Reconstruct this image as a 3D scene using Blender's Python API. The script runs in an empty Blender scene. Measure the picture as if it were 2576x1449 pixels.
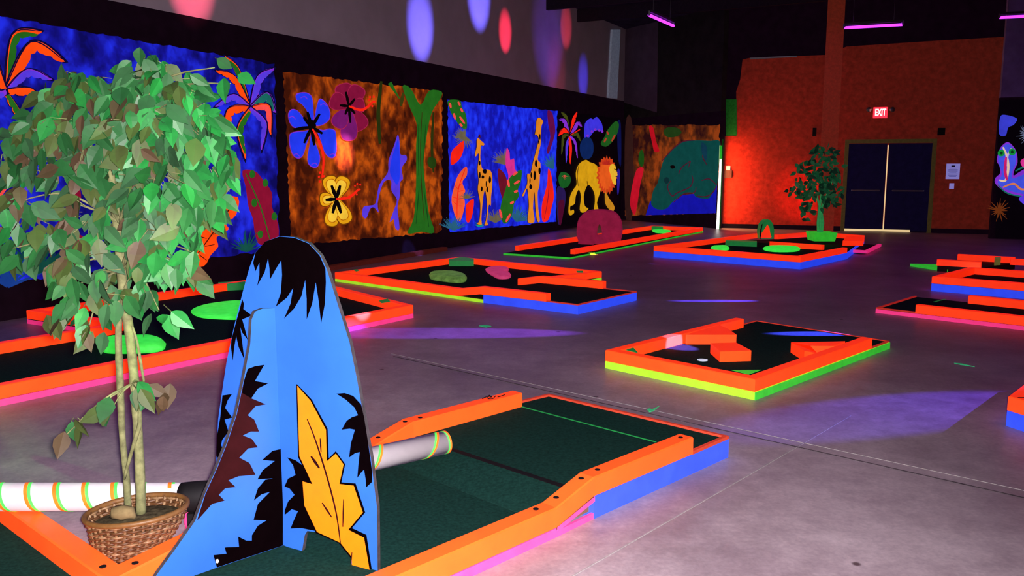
import bpy, random, math
from math import *
from mathutils import Vector as Vc, Matrix
random.seed(7)
SC=bpy.context.scene; COL=SC.collection
# ------------------------------------------------------------ camera model
F=2150; CX=1288; CY=724.5; H=1.6; P=atan((724.5-416)/F)
def ray(x,y):
    a=(x-CX)/F; b=-(y-CY)/F
    return Vc((a, cos(P)+b*sin(P), -sin(P)+b*cos(P)))
def G(x,y,z=0.0):
    r=ray(x,y); t=(z-H)/r.z
    return Vc((r.x*t,r.y*t,z))
class Plane:                      # vertical plane through two ground points
    def __init__(s,a,b):
        s.a=Vc((a[0],a[1],0)); s.d=(Vc((b[0],b[1],0))-s.a).normalized()
        s.n=Vc((s.d.y,-s.d.x,0))
        if s.n.dot(-s.a)<0: s.n=-s.n          # towards the camera
    def hit(s,x,y,off=0.0):
        r=ray(x,y); o=Vc((0,0,H)); t=(s.a+s.n*off-o).dot(s.n)/r.dot(s.n)
        return o+r*t
def D(x,y,depth):                 # point on the ray at a given Y depth
    r=ray(x,y); t=depth/r.y
    return Vc((0,0,H))+r*t
cam=bpy.data.cameras.new('camera'); co=bpy.data.objects.new('camera',cam); COL.objects.link(co)
co.location=(0,0,H); co.rotation_euler=(pi/2-P,0,0); cam.sensor_width=36; cam.lens=36*F/2576; cam.clip_start=.05; cam.clip_end=200
SC.camera=co
vs=SC.view_settings; vs.view_transform='Standard'; vs.look='None'; vs.exposure=0; vs.gamma=1; vs.use_curve_mapping=False
# ------------------------------------------------------------ materials
def lin(c):
    return tuple((v/255/12.92 if v/255<=.04045 else ((v/255+.055)/1.055)**2.4) for v in c)
def newmat(name):
    m=bpy.data.materials.new(name); m.use_nodes=True; nt=m.node_tree
    b=nt.nodes['Principled BSDF']; return m,nt,b
def noise(nt,scale,detail=4,rough=.6,vec=None):
    n=nt.nodes.new('ShaderNodeTexNoise'); n.inputs['Scale'].default_value=scale; n.inputs['Detail'].default_value=detail; n.inputs['Roughness'].default_value=rough
    tc=nt.nodes.new('ShaderNodeTexCoord'); nt.links.new(tc.outputs['Object'],n.inputs['Vector']); return n
def ramp(nt,src,stops):
    r=nt.nodes.new('ShaderNodeValToRGB'); e=r.color_ramp.elements
    while len(e)<len(stops): e.new(.5)
    for i,(p,c) in enumerate(stops): e[i].position=p; e[i].color=(*c,1)
    nt.links.new(src,r.inputs[0]); return r
def M(name,base,emit=None,es=1.0,rough=.6,spec=.3,var=.18,nscale=18,bump=0,metal=0):
    """painted or natural surface; emit = glow of blacklight paint; on other surfaces a faint glow added to the colour"""
    m,nt,b=newmat(name)
    n=noise(nt,nscale)
    lo=tuple(v*(1-var) for v in base); hi=tuple(min(1,v*(1+var)) for v in base)
    r=ramp(nt,n.outputs['Fac'],[(.3,lo),(.7,hi)]); nt.links.new(r.outputs[0],b.inputs['Base Color'])
    b.inputs['Roughness'].default_value=rough; b.inputs['Specular IOR Level'].default_value=spec; b.inputs['Metallic'].default_value=metal
    if emit:
        lo=tuple(v*(1-var*.6) for v in emit); hi=tuple(v*(1+var*.6) for v in emit)
        r2=ramp(nt,n.outputs['Fac'],[(.3,lo),(.7,hi)]); nt.links.new(r2.outputs[0],b.inputs['Emission Color']); b.inputs['Emission Strength'].default_value=es
    if bump:
        bp=nt.nodes.new('ShaderNodeBump'); bp.inputs['Strength'].default_value=bump; n2=noise(nt,nscale*6); nt.links.new(n2.outputs['Fac'],bp.inputs['Height']); nt.links.new(bp.outputs[0],b.inputs['Normal'])
    return m
ORANGE=M('fluorescent_orange_paint',(.9,.15,.018),(.82,.014,.002),.95,.5,.3,.08,9)
PINK=M('fluorescent_pink_paint',(.85,.09,.32),(.8,.02,.17),.7,.5,.3,.12,8)
BLUE=M('fluorescent_blue_paint',(.05,.1,.6),(.012,.045,.72),1,.5,.3,.15,8)
LIME=M('fluorescent_lime_paint',(.45,.8,.05),(.3,.72,.01),.72,.5,.3,.15,8)
GREENP=M('fluorescent_green_paint',(.08,.6,.06),(.015,.42,.02),.75,.5,.3,.15,8)
DGREEN=M('dark_green_paint',(.02,.3,.06),(.002,.09,.018),1,.5,.3,.15,8)
ROCKG=M('bright_green_rock_paint',(.1,.8,.12),(.03,.72,.05),.9,.6,.2,.35,14)
ROCKP=M('pink_rock_paint',(.7,.1,.25),(.45,.03,.12),.8,.6,.2,.3,14)
ROCKO=M('olive_green_rock_paint',(.15,.3,.06),(.07,.16,.03),.8,.6,.2,.5,12)
DLIP=M('worn_red_rim_paint',(.5,.07,.03),(.28,.008,.006),.9,.6,.2,.2,10)
CARPET=M('dark_green_carpet',(.008,.036,.028),None,1,.95,.05,.35,60,.3)
DARK=M('black_rubber',(.006,.005,.006),None,1,.7,.2)
WOODRAW=M('bare_plywood',(.2,.12,.06),None,1,.7,.2)
WHITEPIPE=M('white_plastic',(.60,.55,.57),(.05,.04,.07),1,.35,.4,.05)
WHITED=M('white_cup',(.6,.7,.8),(.5,.6,.75),.8,.4,.4,.05)
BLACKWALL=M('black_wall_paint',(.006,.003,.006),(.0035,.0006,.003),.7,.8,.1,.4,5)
WHITEWALL=M('pale_grey_wall_paint',(.55,.48,.56),None,1,.8,.1,.1,1.5)
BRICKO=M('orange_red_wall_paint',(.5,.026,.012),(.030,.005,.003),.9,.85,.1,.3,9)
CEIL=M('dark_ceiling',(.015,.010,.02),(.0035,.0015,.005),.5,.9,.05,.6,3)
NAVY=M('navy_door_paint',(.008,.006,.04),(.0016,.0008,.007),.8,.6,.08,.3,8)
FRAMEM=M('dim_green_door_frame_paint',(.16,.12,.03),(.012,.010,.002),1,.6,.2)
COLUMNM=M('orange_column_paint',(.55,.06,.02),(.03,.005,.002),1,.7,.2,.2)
STEEL=M('grey_metal',(.25,.26,.27),None,1,.4,.5,.1,20,0,.7)
BARK=M('pale_green_bark',(.16,.16,.07),None,1,.8,.2,.45,25,.5)
SOIL=M('pot_moss_filler',(.07,.055,.03),None,1,.95,.05,.7,40,.8)
STONE=M('tan_stone',(.18,.13,.06),None,1,.8,.1,.3,20)
WICK1=M('brown_wicker',(.10,.040,.014),None,1,.5,.4,.4,60)
WICK2=M('tan_wicker',(.22,.125,.06),None,1,.5,.4,.3,60)
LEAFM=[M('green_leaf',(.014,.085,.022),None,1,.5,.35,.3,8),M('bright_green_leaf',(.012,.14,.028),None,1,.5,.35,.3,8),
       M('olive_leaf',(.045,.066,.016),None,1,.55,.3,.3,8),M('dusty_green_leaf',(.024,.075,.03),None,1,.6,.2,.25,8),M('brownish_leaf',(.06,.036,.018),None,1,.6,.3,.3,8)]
PURPR=M('magenta_tunnel_paint',(.3,.02,.06),(.17,.006,.032),.9,.8,.1,.25,6)
DISPBLUE=M('display_blue_paint',(.02,.10,.36),(.018,.085,.62),.72,.45,.35,.12,3)
DISPBLK=M('display_black_paint',(.0012,.0006,.001),(.0022,.0003,.0004),.8,.9,0)
DISPREDBLK=M('display_reddened_black_paint',(.02,.003,.004),(.012,.0008,.001),1,.8,.05,.5,4)  # black paint with reddish fluorescent reflection put into its colour
DISPORG=M('display_orange_paint',(.75,.16,.005),(.8,.13,.0),.85,.5,.2,.06)
DISPEDGE=M('grey_board_edge',(.05,.042,.05),None,1,.8,.2,.4,30)
PAPER=M('white_paper',(.7,.7,.9),(.2,.2,.6),.7,.6,.2,.03)
INK=M('black_ink',(.02,.02,.1),None,1,.6,.2)
def glow(name,c,s):
    m,nt,b=newmat(name); b.inputs['Base Color'].default_value=(0,0,0,1); b.inputs['Emission Color'].default_value=(*c,1); b.inputs['Emission Strength'].default_value=s; return m
TUBE=glow('blacklight_tube_glow',(.45,.03,1),3.2)
TUBECORE=glow('blacklight_tube_core',(.75,.25,1),4)
DAY=glow('daylight_through_gap',(1,1,.9),3); DAYW=glow('warm_daylight_gap',(1,.72,.35),.8)
EXITR=glow('exit_sign_red_light',(1,.015,.03),3); EXITW=glow('exit_sign_letter_light',(1,.55,.5),5)
GREENW=M('dark_green_wall_paint',(.02,.2,.03),(.0012,.03,.002),.7,.7,.1,.3)
# concrete floor ------------------------------------------------
def floor_mat():
    m,nt,b=newmat('stained_concrete')
    n1=noise(nt,.9,6,.65); n2=noise(nt,9,8,.7); n3=noise(nt,45,3,.6)
    r1=ramp(nt,n1.outputs['Fac'],[(.30,(.34,.245,.29)),(.72,(.68,.55,.60))])
    r2=ramp(nt,n2.outputs['Fac'],[(.25,(.62,.6,.6)),(.7,(1,1,1))]); r3=ramp(nt,n3.outputs['Fac'],[(.3,(.8,.8,.82)),(.7,(1,1,1))])
    def mul(a,c):
        x=nt.nodes.new('ShaderNodeMix'); x.data_type='RGBA'; x.blend_type='MULTIPLY'; x.inputs[0].default_value=1
        nt.links.new(a,x.inputs[6]); nt.links.new(c,x.inputs[7]); return x.outputs[2]
    o=mul(mul(r1.outputs[0],r2.outputs[0]),r3.outputs[0])
    # worn spots
    v=nt.nodes.new('ShaderNodeTexVoronoi'); v.inputs['Scale'].default_value=1.9; tc=nt.nodes.new('ShaderNodeTexCoord'); nt.links.new(tc.outputs['Object'],v.inputs['Vector'])
    rv=ramp(nt,v.outputs['Distance'],[(.028,(.25,.2,.2)),(.045,(1,1,1))]); o=mul(o,rv.outputs[0])
    nt.links.new(o,b.inputs['Base Color'])
    rr=ramp(nt,n2.outputs['Fac'],[(.3,(.34,)*3),(.7,(.5,)*3)]); nt.links.new(rr.outputs[0],b.inputs['Roughness'])
    b.inputs['Specular IOR Level'].default_value=.25
    return m
FLOORM=floor_mat()
_pc={}
def paint(r,g,b,k=.8):
    key=(r,g,b,k)
    if key not in _pc:
        c=lin((r,g,b)); _pc[key]=M('mural_paint',tuple(min(.8,v*.5+.003) for v in c),c,k,.75,.1,.22,5)
    return _pc[key]
def mottled(name,a,b_,c,scale,k=.85):
    m,nt,b=newmat(name)
    tc=nt.nodes.new('ShaderNodeTexCoord'); mp=nt.nodes.new('ShaderNodeMapping'); mp.inputs['Scale'].default_value=(1,1,.8)
    nt.links.new(tc.outputs['Object'],mp.inputs[0])
    n=nt.nodes.new('ShaderNodeTexNoise'); n.inputs['Scale'].default_value=scale; n.inputs['Detail'].default_value=3; n.inputs['Distortion'].default_value=.2; nt.links.new(mp.outputs[0],n.inputs['Vector'])
    n2=nt.nodes.new('ShaderNodeTexNoise'); n2.inputs['Scale'].default_value=.8; nt.links.new(tc.outputs['Object'],n2.inputs['Vector'])
    ad=nt.nodes.new('ShaderNodeMath'); ad.operation='MULTIPLY_ADD'; nt.links.new(n2.outputs['Fac'],ad.inputs[0]); ad.inputs[1].default_value=.7; 
    sb=nt.nodes.new('ShaderNodeMath'); sb.operation='SUBTRACT'; nt.links.new(n.outputs['Fac'],sb.inputs[0]); sb.inputs[1].default_value=.35; nt.links.new(sb.outputs[0],ad.inputs[2])
    r=ramp(nt,ad.outputs[0],[(.33,lin(a)),(.5,lin(b_)),(.68,lin(c))])
    nt.links.new(r.outputs[0],b.inputs['Emission Color']); b.inputs['Emission Strength'].default_value=k
    nt.links.new(r.outputs[0],b.inputs['Base Color']); b.inputs['Roughness'].default_value=.8; b.inputs['Specular IOR Level'].default_value=.1
    return m
MBLUE=mottled('mottled_blue_mural_paint',(10,9,85),(20,20,150),(32,45,225),4.5)
MBLUE2=mottled('mottled_bright_blue_mural_paint',(18,22,170),(24,38,218),(34,60,255),6)
MBROWN=mottled('mottled_brown_mural_paint',(58,18,6),(112,42,9),(185,80,14),5)
MBROWN2=mottled('dim_brown_mural_paint',(40,12,14),(85,38,14),(140,60,18),4)
# ------------------------------------------------------------ object helpers
def mesh(name,verts,faces,mats,parent=None,fm=None,smooth=False):
    me=bpy.data.meshes.new(name); me.from_pydata([tuple(v) for v in verts],[],faces)
    for m in (mats if isinstance(mats,list) else [mats]): me.materials.append(m)
    if fm:
        for p,i in zip(me.polygons,fm): p.material_index=i
    if smooth:
        for p in me.polygons: p.use_smooth=True
    me.update(); o=bpy.data.objects.new(name,me); COL.objects.link(o)
    if parent: o.parent=parent; o.matrix_parent_inverse=Matrix.Translation(-Vc(parent.location))
    return o
def tag(o,label,cat,group=None):
    o['label']=label; o['category']=cat
    if group: o['group']=group
    return o
def struct(o): o['kind']='structure'; return o
def thing(name,label,cat,loc,group=None):
    o=bpy.data.objects.new(name,None); COL.objects.link(o); o.location=loc; o.empty_display_size=.1
    return tag(o,label,cat,group)
class MB:
    def __init__(s): s.v=[];s.f=[];s.m=[];s.mats=[]
    def mi(s,m):
        if m not in s.mats: s.mats.append(m)
        return s.mats.index(m)
    def add(s,vs_,fs,m):
        k=len(s.v); s.v+= [Vc(v) for v in vs_]; i=s.mi(m)
        for f in fs: s.f.append([a+k for a in f]); s.m.append(i)
    def box(s,c,sz,m,rot=0,R=None):
        x,y,z=[a/2 for a in sz]; R=R or Matrix.Rotation(rot,3,'Z')
        vs_=[Vc(c)+R@Vc((a*x,b*y,d*z)) for d in(-1,1) for b in(-1,1) for a in(-1,1)]
        s.add(vs_,[(0,2,3,1),(4,5,7,6),(0,1,5,4),(2,6,7,3),(0,4,6,2),(1,3,7,5)],m)
    def prism(s,pts,off,m,ms=None):            # planar polygon pts extruded by vector off
        n=len(pts); off=Vc(off)
        s.add(pts,[tuple(range(n))],m); s.add([Vc(p)+off for p in pts],[tuple(range(n))[::-1]],m)
        s.add(list(pts)+[Vc(p)+off for p in pts],[(i,(i+1)%n,n+(i+1)%n,n+i) for i in range(n)],ms or m)
    def tube(s,pts,rad,m,seg=8,cap=True):
        pts=[Vc(p) for p in pts]; n=len(pts); rs=rad if isinstance(rad,(list,tuple)) else [rad]*n
        vs_=[]; up=None
        for i,p in enumerate(pts):
            t=(pts[min(i+1,n-1)]-pts[max(i-1,0)]).normalized()
            if up is None: up=t.orthogonal().normalized()
            up=(up-t*up.dot(t)).normalized(); w=t.cross(up)
            for k in range(seg):
                a=2*pi*k/seg; vs_.append(p+(up*cos(a)+w*sin(a))*rs[i])
        fs=[(i*seg+k,i*seg+(k+1)%seg,(i+1)*seg+(k+1)%seg,(i+1)*seg+k) for i in range(n-1) for k in range(seg)]
        if cap: fs+=[tuple(range(seg))[::-1],tuple((n-1)*seg+k for k in range(seg))]
        s.add(vs_,fs,m)
    def build(s,name,parent=None,smooth=False): return mesh(name,s.v,s.f,s.mats,parent,s.m,smooth)
def smooth_closed(p,k=4):
    n=len(p); out=[]
    for i in range(n):
        a,b,c,d=p[i-1],p[i],p[(i+1)%n],p[(i+2)%n]
        for j in range(k):
            t=j/k
            out.append(tuple(.5*(2*b[q]+(c[q]-a[q])*t+(2*a[q]-5*b[q]+4*c[q]-d[q])*t*t+(3*b[q]-a[q]-3*c[q]+d[q])*t**3) for q in(0,1)))
    return out
def smooth_open(p,k=6):
    pp=[p[0]]+list(p)+[p[-1]]; out=[]
    for i in range(1,len(pp)-2):
        a,b,c,d=pp[i-1],pp[i],pp[i+1],pp[i+2]
        for j in range(k):
            t=j/k
            out.append(tuple(.5*(2*b[q]+(c[q]-a[q])*t+(2*a[q]-5*b[q]+4*c[q]-d[q])*t*t+(3*b[q]-a[q]-3*c[q]+d[q])*t**3) for q in range(len(p[0]))))
    out.append(tuple(p[-1])); return out
# ------------------------------------------------------------ room shell
WL=Plane(G(835,672),G(1560,553)); A0=WL.hit(1565,554); A0.z=0; B0=G(1804,575)
WH=Plane(A0,B0); WB=Plane(G(1808,573),G(2480,589))
cl=G(1565,553)
wl0=WL.hit(-900,600); wl0.z=0
mb=MB(); mb.box((4,12,-.05),(34,36,.1),FLOORM); fl=struct(mb.build('floor'))
ZC=5.5
def wallq(name,a,b,z0,z1,m,plane,th=.15,off=0):
    a=Vc((a.x,a.y,z0))+plane.n*off; b=Vc((b.x,b.y,z0))+plane.n*off; up=Vc((0,0,z1-z0))
    mb=MB(); mb.prism([a,b,b+up,a+up],-plane.n*th,m); return mb.build(name)
aL=WL.a-WL.d*9.5; 
endL=Vc((A0.x,A0.y,0))
struct(wallq('wall_left',aL,endL,0,3.46,BLACKWALL,WL))
w=struct(wallq('wall_left_upper',aL,endL,3.46,ZC,WHITEWALL,WL)); 
struct(wallq('wall_corner',A0,B0,0,2.95,BLACKWALL,WH)); struct(wallq('wall_corner_upper',A0,B0,2.95,ZC,M('dim_grey_wall_paint',(.035,.03,.03),None,1,.8,.1,.3,3),WH))
pw=[WH.hit(x,y,.0) for x,y in[(1566,40),(1575,80),(1657,113),(1650,280),(1566,258)]]; pw[0]=Vc((A0.x,A0.y,ZC))+WH.d*.02; pw[1]=Vc((WH.hit(1655,113).x,WH.hit(1655,113).y,ZC)); pw=[pw[0],pw[1],WH.hit(1653,283),WH.hit(1566.5,257)]
mb=MB(); mb.prism([p_+WH.n*.012 for p_ in pw],-WH.n*.01,M('dusk_grey_wall_paint',(.15,.10,.15),None,1,.8,.1,.2,2)); struct(mb.build('wall_corner_paint'))
# pale pilaster on the upper left wall
p0=WL.hit(1536,75);p1=WL.hit(1556,75);p2=WL.hit(1548,248);p3=WL.hit(1526,246)
mb=MB(); mb.prism([p0,p1,p2,p3],WL.n*.06,M('pale_blue_pilaster',(.7,.8,.9),(.03,.04,.06),1,.8,.1)); struct(mb.build('trim_1'))
# back wall, painted orange up to about 4.5 m, black above
bl=WB.hit(1808,573); br=WB.hit(2660,592)
bl.z=br.z=0
xs=WB.hit(1852,342)
struct(wallq('wall_back',bl,br,0,ZC,BLACKWALL,WB,.15,-.02))
def panel(plane,pts,m,name,off=0,th=.02,parent=None):
    pp=[plane.hit(x,y,off+th) for x,y in pts]; mb=MB(); mb.prism(pp,-plane.n*th,m); return mb.build(name,parent)
low=[(1811,342),(1852,342),(1852,230),(1862,200),(1868,150),(1884,146),(2008,141),(2080,138),(2130,117),(2330,104),(2537,92),(2523,250)]
pts=[WB.hit(x,y,0) for x,y in low]
zb=.1
end=Vc((pts[-1].x,pts[-1].y,zb)); st=Vc((pts[0].x,pts[0].y,zb))
mb=MB(); mb.prism(pts+[end,st],-WB.n*.018,BRICKO); struct(mb.build('wall_back_paint'))
struct(panel(WB,[(1826,250),(1853,250),(1853,341),(1826,341)],GREENW,'trim_2'))
struct(panel(WB,[(1886,149),(2005,143),(2005,140),(1886,145)],STEEL,'trim_3',0,.05))
# baseboard
struct(wallq('baseboard_back',bl,WB.hit(2490,589)*Vc((1,1,0)) if False else Vc((WB.hit(2490,589).x,WB.hit(2490,589).y,0)),0,.11,BLACKWALL,WB,.02,.02))
# ceiling
mb=MB(); mb.box((4,12,ZC+.05),(34,36,.1),CEIL); struct(mb.build('ceiling'))
JO=M('dark_joist_paint',(.03,.02,.035),None,1,.8,.1)
for i in range(7):
    mb=MB(); c=Vc((5,8+i*2.1,ZC-.16)); R=Matrix.Rotation(radians(-27.8),3,'Z')
    mb.box(c,(22,.1,.3),JO,0,R); o=mb.build('trim_%d'%(i+4)); struct(o)
# front-facing stub wall on the right that carries the frog mural
WR=Plane(G(2488,600),G(2576,602)); r0=WR.hit(2490,590); r1=WR.hit(2900,600)
struct(wallq('wall_right',r0,r1,0,3.05,BLACKWALL,WR)); BLACKLITW=M('blacklit_pale_wall_paint',(.3,.26,.5),None,1,.8,.1,.2,3)  # whitish upper wall; violet blacklight is put into its colour
struct(wallq('wall_right_upper',r0,r1,3.05,ZC,BLACKLITW,WR))
# column in front of the back wall
cb=G(2062,604); ct=cb.copy()
mb=MB(); mb.box((cb.x+.1,cb.y,ZC/2),(.34,.34,ZC),COLUMNM,radians(-20)); struct(mb.build('wall_column'))
# slit of daylight beside the corner door
s=MB(); q=[WB.hit(1811,365,.3),WB.hit(1816,365,.3),WB.hit(1809,573,.3),WB.hit(1803,573,.3)]
q=[D(1811,400,21.4),D(1817,400,21.4),D(1808.5,577,21.4),D(1802.5,577,21.4)]
dr=thing('door_1','tall door at the corner standing ajar with white daylight in its gap','door',(q[3].x,q[3].y,0)); del dr['label']; del dr['category']; struct(dr)
mb=MB(); mb.prism(q,(0,.03,0),DAY); mb.build('daylight_gap',dr)
q2=[D(1812,366,21.4),D(1818,366,21.4),D(1817,399,21.4),D(1811,399,21.4)]
mb=MB(); mb.prism(q2,(0,.03,0),GREENP); mb.build('green_jamb',dr)
q3=[D(1818,350,21.35),D(1820,350,21.35),D(1812,580,21.35),D(1810,580,21.35)]
mb=MB(); mb.prism(q3,(0,.04,0),GREENW); mb.build('door_edge',dr)
# double door
d2=thing('door_2','x','x',WB.hit(2225,585)); del d2['label']; del d2['category']; struct(d2); d2.location.z=0
def wp(px,z,off=0):              # point on the back wall below pixel column px at height z
    h=WB.hit(px,500,off); return Vc((h.x,h.y,z))
a=wp(2128,0);b=wp(2226,0);c=wp(2336,0)
for u,v in((a,b-WB.d*.02),(b+WB.d*.02,c)):
    mb=MB(); mb.prism([Vc((u.x,u.y,.03)),Vc((v.x,v.y,.03)),Vc((v.x,v.y,2.12)),Vc((u.x,u.y,2.12))],WB.n*.05,NAVY); lf=mb.build('door_leaf',d2)
    m_=(u+v)/2; e=(v-u)*.36; mb=MB(); mb.tube([Vc((m_.x,m_.y,1.0))-e+WB.n*.11,Vc((m_.x,m_.y,1.0))+e+WB.n*.11],.02,STEEL)
    for s_ in(-1,1): mb.tube([Vc((m_.x,m_.y,1.0))+e*s_+WB.n*.05,Vc((m_.x,m_.y,1.0))+e*s_+WB.n*.11],.015,STEEL)
    mb.build('push_bar',lf)
fw=.09; mb=MB()
for u in(a-WB.d*.09,c+WB.d*.0):
    mb.prism([u,u+WB.d*fw,u+WB.d*fw+Vc((0,0,2.22)),u+Vc((0,0,2.22))],WB.n*.07,FRAMEM)
mb.prism([a+Vc((0,0,2.13)),c+Vc((0,0,2.13)),c+Vc((0,0,2.22)),a+Vc((0,0,2.22))],WB.n*.07,FRAMEM); mb.build('door_frame',d2)
mb=MB(); mb.prism([b-WB.d*.011+Vc((0,0,.03)),b+WB.d*.011+Vc((0,0,.03)),b+WB.d*.011+Vc((0,0,2.08)),b-WB.d*.011+Vc((0,0,2.08))],WB.n*.04,DAYW); mb.build('daylight_gap',d2)
c2_=wp(2294,0); mb=MB(); mb.prism([a+WB.n*.03+Vc((0,0,.012)),c2_+WB.n*.03+Vc((0,0,.012)),c2_+WB.n*.03+Vc((0,0,.06)),a+WB.n*.03+Vc((0,0,.06))],WB.n*.035,DAYW); mb.build('threshold_gap',d2)
# ------------------------------------------------------------ murals
class Mural:
    def __init__(s,plane,T=(0,0,1)): s.p=plane; s.l=0; s.mb=MB(); s.T=T
    def px(s,q): return (s.T[0]+q[0]/s.T[2], s.T[1]+q[1]/s.T[2])
    def poly(s,pts,m,smooth=True,k=4,raw=False):
        s.l+=1; off=.004+s.l*.0004
        if smooth: pts=smooth_closed(pts,k)
        pp=[s.p.hit(*(q if raw else s.px(q)),off) for q in pts]
        # outward orientation
        s.mb.add(pp,[tuple(range(len(pp)))],m)
    def stroke(s,pts,w,m,taper=False,k=6):
        c=smooth_open(pts,k) if len(pts)>2 else [pts[0],((pts[0][0]+pts[1][0])/2,(pts[0][1]+pts[1][1])/2),pts[1]]
        L=[];R=[];n=len(c)
        for i,q in enumerate(c):
            a=c[max(i-1,0)];b=c[min(i+1,n-1)]; dx,dy=b[0]-a[0],b[1]-a[1]; l=hypot(dx,dy) or 1
            ww=w/2*( (1-.8*i/(n-1)) if taper else (.35+.65*sin(pi*(.12+.76*i/(n-1)))))
            L.append((q[0]-dy/l*ww,q[1]+dx/l*ww)); R.append((q[0]+dy/l*ww,q[1]-dx/l*ww))
        s.poly(L+R[::-1],m,False)
    def petal(s,c,t,w,m,out=None,ow=0):
        dx,dy=t[0]-c[0],t[1]-c[1]; l=hypot(dx,dy); ux,uy=dx/l,dy/l; nx,ny=-uy,ux
        def sh(e):
            pr=[(0,.12),(.25,.3),(.6,.5),(.88,.46),(1.0,.2)]
            A=[(c[0]+ux*(l*a+ (e if a>.5 else 0))+nx*(w*b+e),c[1]+uy*(l*a+(e if a>.5 else 0))+ny*(w*b+e)) for a,b in pr]
            B=[(c[0]+ux*(l*a+(e if a>.5 else 0))-nx*(w*b+e),c[1]+uy*(l*a+(e if a>.5 else 0))-ny*(w*b+e)) for a,b in pr]
            return A+B[::-1]
        if out: s.poly(sh(ow),out)
        s.poly(sh(0),m)
    def frond(s,c,mid,t,w,m,dark,edge=None):
        cv=smooth_open([c,mid,t],10); n=len(cv); A=[];B=[]
        side=1 if (mid[0]-c[0])*(t[1]-c[1])-(mid[1]-c[1])*(t[0]-c[0])>0 else -1
        for i,q in enumerate(cv):
            a=cv[max(i-1,0)];b=cv[min(i+1,n-1)]; dx,dy=b[0]-a[0],b[1]-a[1]; l=hypot(dx,dy) or 1
            u=i/(n-1); ww=w*sin(pi*min(1,u*.9+.1))**.7
            A.append((q[0]+dy/l*ww*.25*side,q[1]-dx/l*ww*.25*side)); 
            j=ww*(1 if i%4 else .72)
            B.append((q[0]-dy/l*j*.75*side,q[1]+dx/l*j*.75*side))
        o=[(x+(x-mid[0])*.0+0,y) for x,y in A+B[::-1]]
        cx=sum(p[0] for p in o)/len(o); cy=sum(p[1] for p in o)/len(o)
        s.poly([(cx+(x-cx)*1.12,cy+(y-cy)*1.12+2) for x,y in o],dark,False)
        s.poly(o,edge or m,False)
        if edge: s.poly([(cx+(x-cx)*.84,cy+(y-cy)*.84) for x,y in o],m,False)
        s.stroke([A[1],A[n//2],A[-2]],w*.12,dark)
    def tuft(s,c,r,n,m,a0=-pi,a1=0,w=.12):
        for i in range(n):
            a=a0+(a1-a0)*(i+random.random())/n; rr=r*random.uniform(.6,1)
            s.stroke([c,(c[0]+rr*cos(a),c[1]+rr*sin(a))],r*w,m,True)
    def blob(s,c,rx,ry,m,n=9,j=.12,spike=0):
        pts=[]
        for i in range(n):
            a=2*pi*i/n; f=1+random.uniform(-j,j)+(spike if i%2 else -spike)
            pts.append((c[0]+rx*f*cos(a),c[1]+ry*f*sin(a)))
        s.poly(pts,m,not spike)
    def ragged(s,corners,m,j=5,n=26):
        pts=[]
        for i in range(4):
            a=corners[i];b=corners[(i+1)%4]; L=hypot(b[0]-a[0],b[1]-a[1]); k=max(3,int(L/(14*s.T[2]**.5)))
            for q in range(k):
                t=q/k; pts.append((a[0]+(b[0]-a[0])*t+random.uniform(-j,j),a[1]+(b[1]-a[1])*t+random.uniform(-j,j)))
        s.poly(pts,m,False)
    def done(s,label):
        o=s.mb.build('mural_painting'); return tag(o,label,'mural','murals painted on the black wall')
ORp=paint(255,75,12,.9); RED=paint(245,35,18,.9); PUR=paint(135,50,215); VIO=paint(90,60,230); GRN=paint(35,105,28); TEAL=paint(25,110,100); DKB=paint(12,6,60,.6); BLK=paint(10,3,6,.5)
CRIM=paint(140,16,50); PNK=paint(225,50,150); YEL=paint(240,170,20); LBLU=paint(35,60,250); OLV=paint(70,75,20); SALM=paint(255,80,75); BR=paint(75,20,10)
# M1 blue jungle with palms
m=Mural(WL)
m.ragged([(-260,-5),(690,162),(703,628),(-260,745)],MBLUE,3)
for mid,t,w,c,e in [((35,90),(106,80),22,GRN,ORp),((80,112),(163,155),30,ORp,None),((70,178),(132,200),22,VIO,PUR),((80,228),(120,285),24,ORp,None),((45,275),(62,315),18,GRN,ORp),((-30,120),(-70,170),26,ORp,None),((-30,250),(-60,330),24,VIO,PUR)]:
    m.frond((15,228),mid,t,w,c,DKB,e)
for mid,t,w,c,e in [((600,175),(566,141),14,GRN,ORp),((590,195),(543,177),17,ORp,None),((650,195),(690,171),20,VIO,PUR),((588,240),(540,268),18,VIO,PUR),((672,236),(694,284),22,TEAL,PUR),((676,268),(682,340),17,SALM,ORp),((576,278),(565,355),22,ORp,None),((600,325),(617,400),17,GRN,ORp),((668,310),(658,378),15,VIO,PUR)]:
    m.frond((630,270),mid,t,w,c,DKB,e)
m.poly([(545,500),(598,496),(594,540),(568,562),(575,577),(545,597),(549,620),(530,642),(512,670),(470,666),(466,640),(480,614),(505,612),(497,580),(520,562),(523,532),(543,530)],ORp,True,3)
m.stroke([(590,505),(540,580),(480,662)],3,BR)
for a,b in[((560,545),(585,520)),((548,560),(575,560)),((535,590),(565,580)),((515,620),(540,615)),((500,640),(520,655)),((545,565),(530,545)),((520,600),(502,595)),((495,640),(478,630))]: m.stroke([a,b],2.5,BR)
m.poly([(610,430),(640,430),(660,450),(684,485),(684,520),(700,565),(696,606),(655,616),(642,590),(636,550),(625,520),(618,470)],CRIM,True,3)
m.stroke([(618,436),(655,520),(680,606)],3,GRN)
for a in[(635,438),(640,510),(655,590),(668,460),(690,545)]: m.blob(a,7,10,GRN)
m.tuft((90,690),110,22,paint(12,70,60),-pi*.85,-pi*.15,.1); m.tuft((620,632),55,16,paint(15,80,70),-pi*.95,-pi*.1,.1)
m.tuft((20,720),100,14,paint(20,60,140),-pi*.9,-pi*.1,.1)
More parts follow.
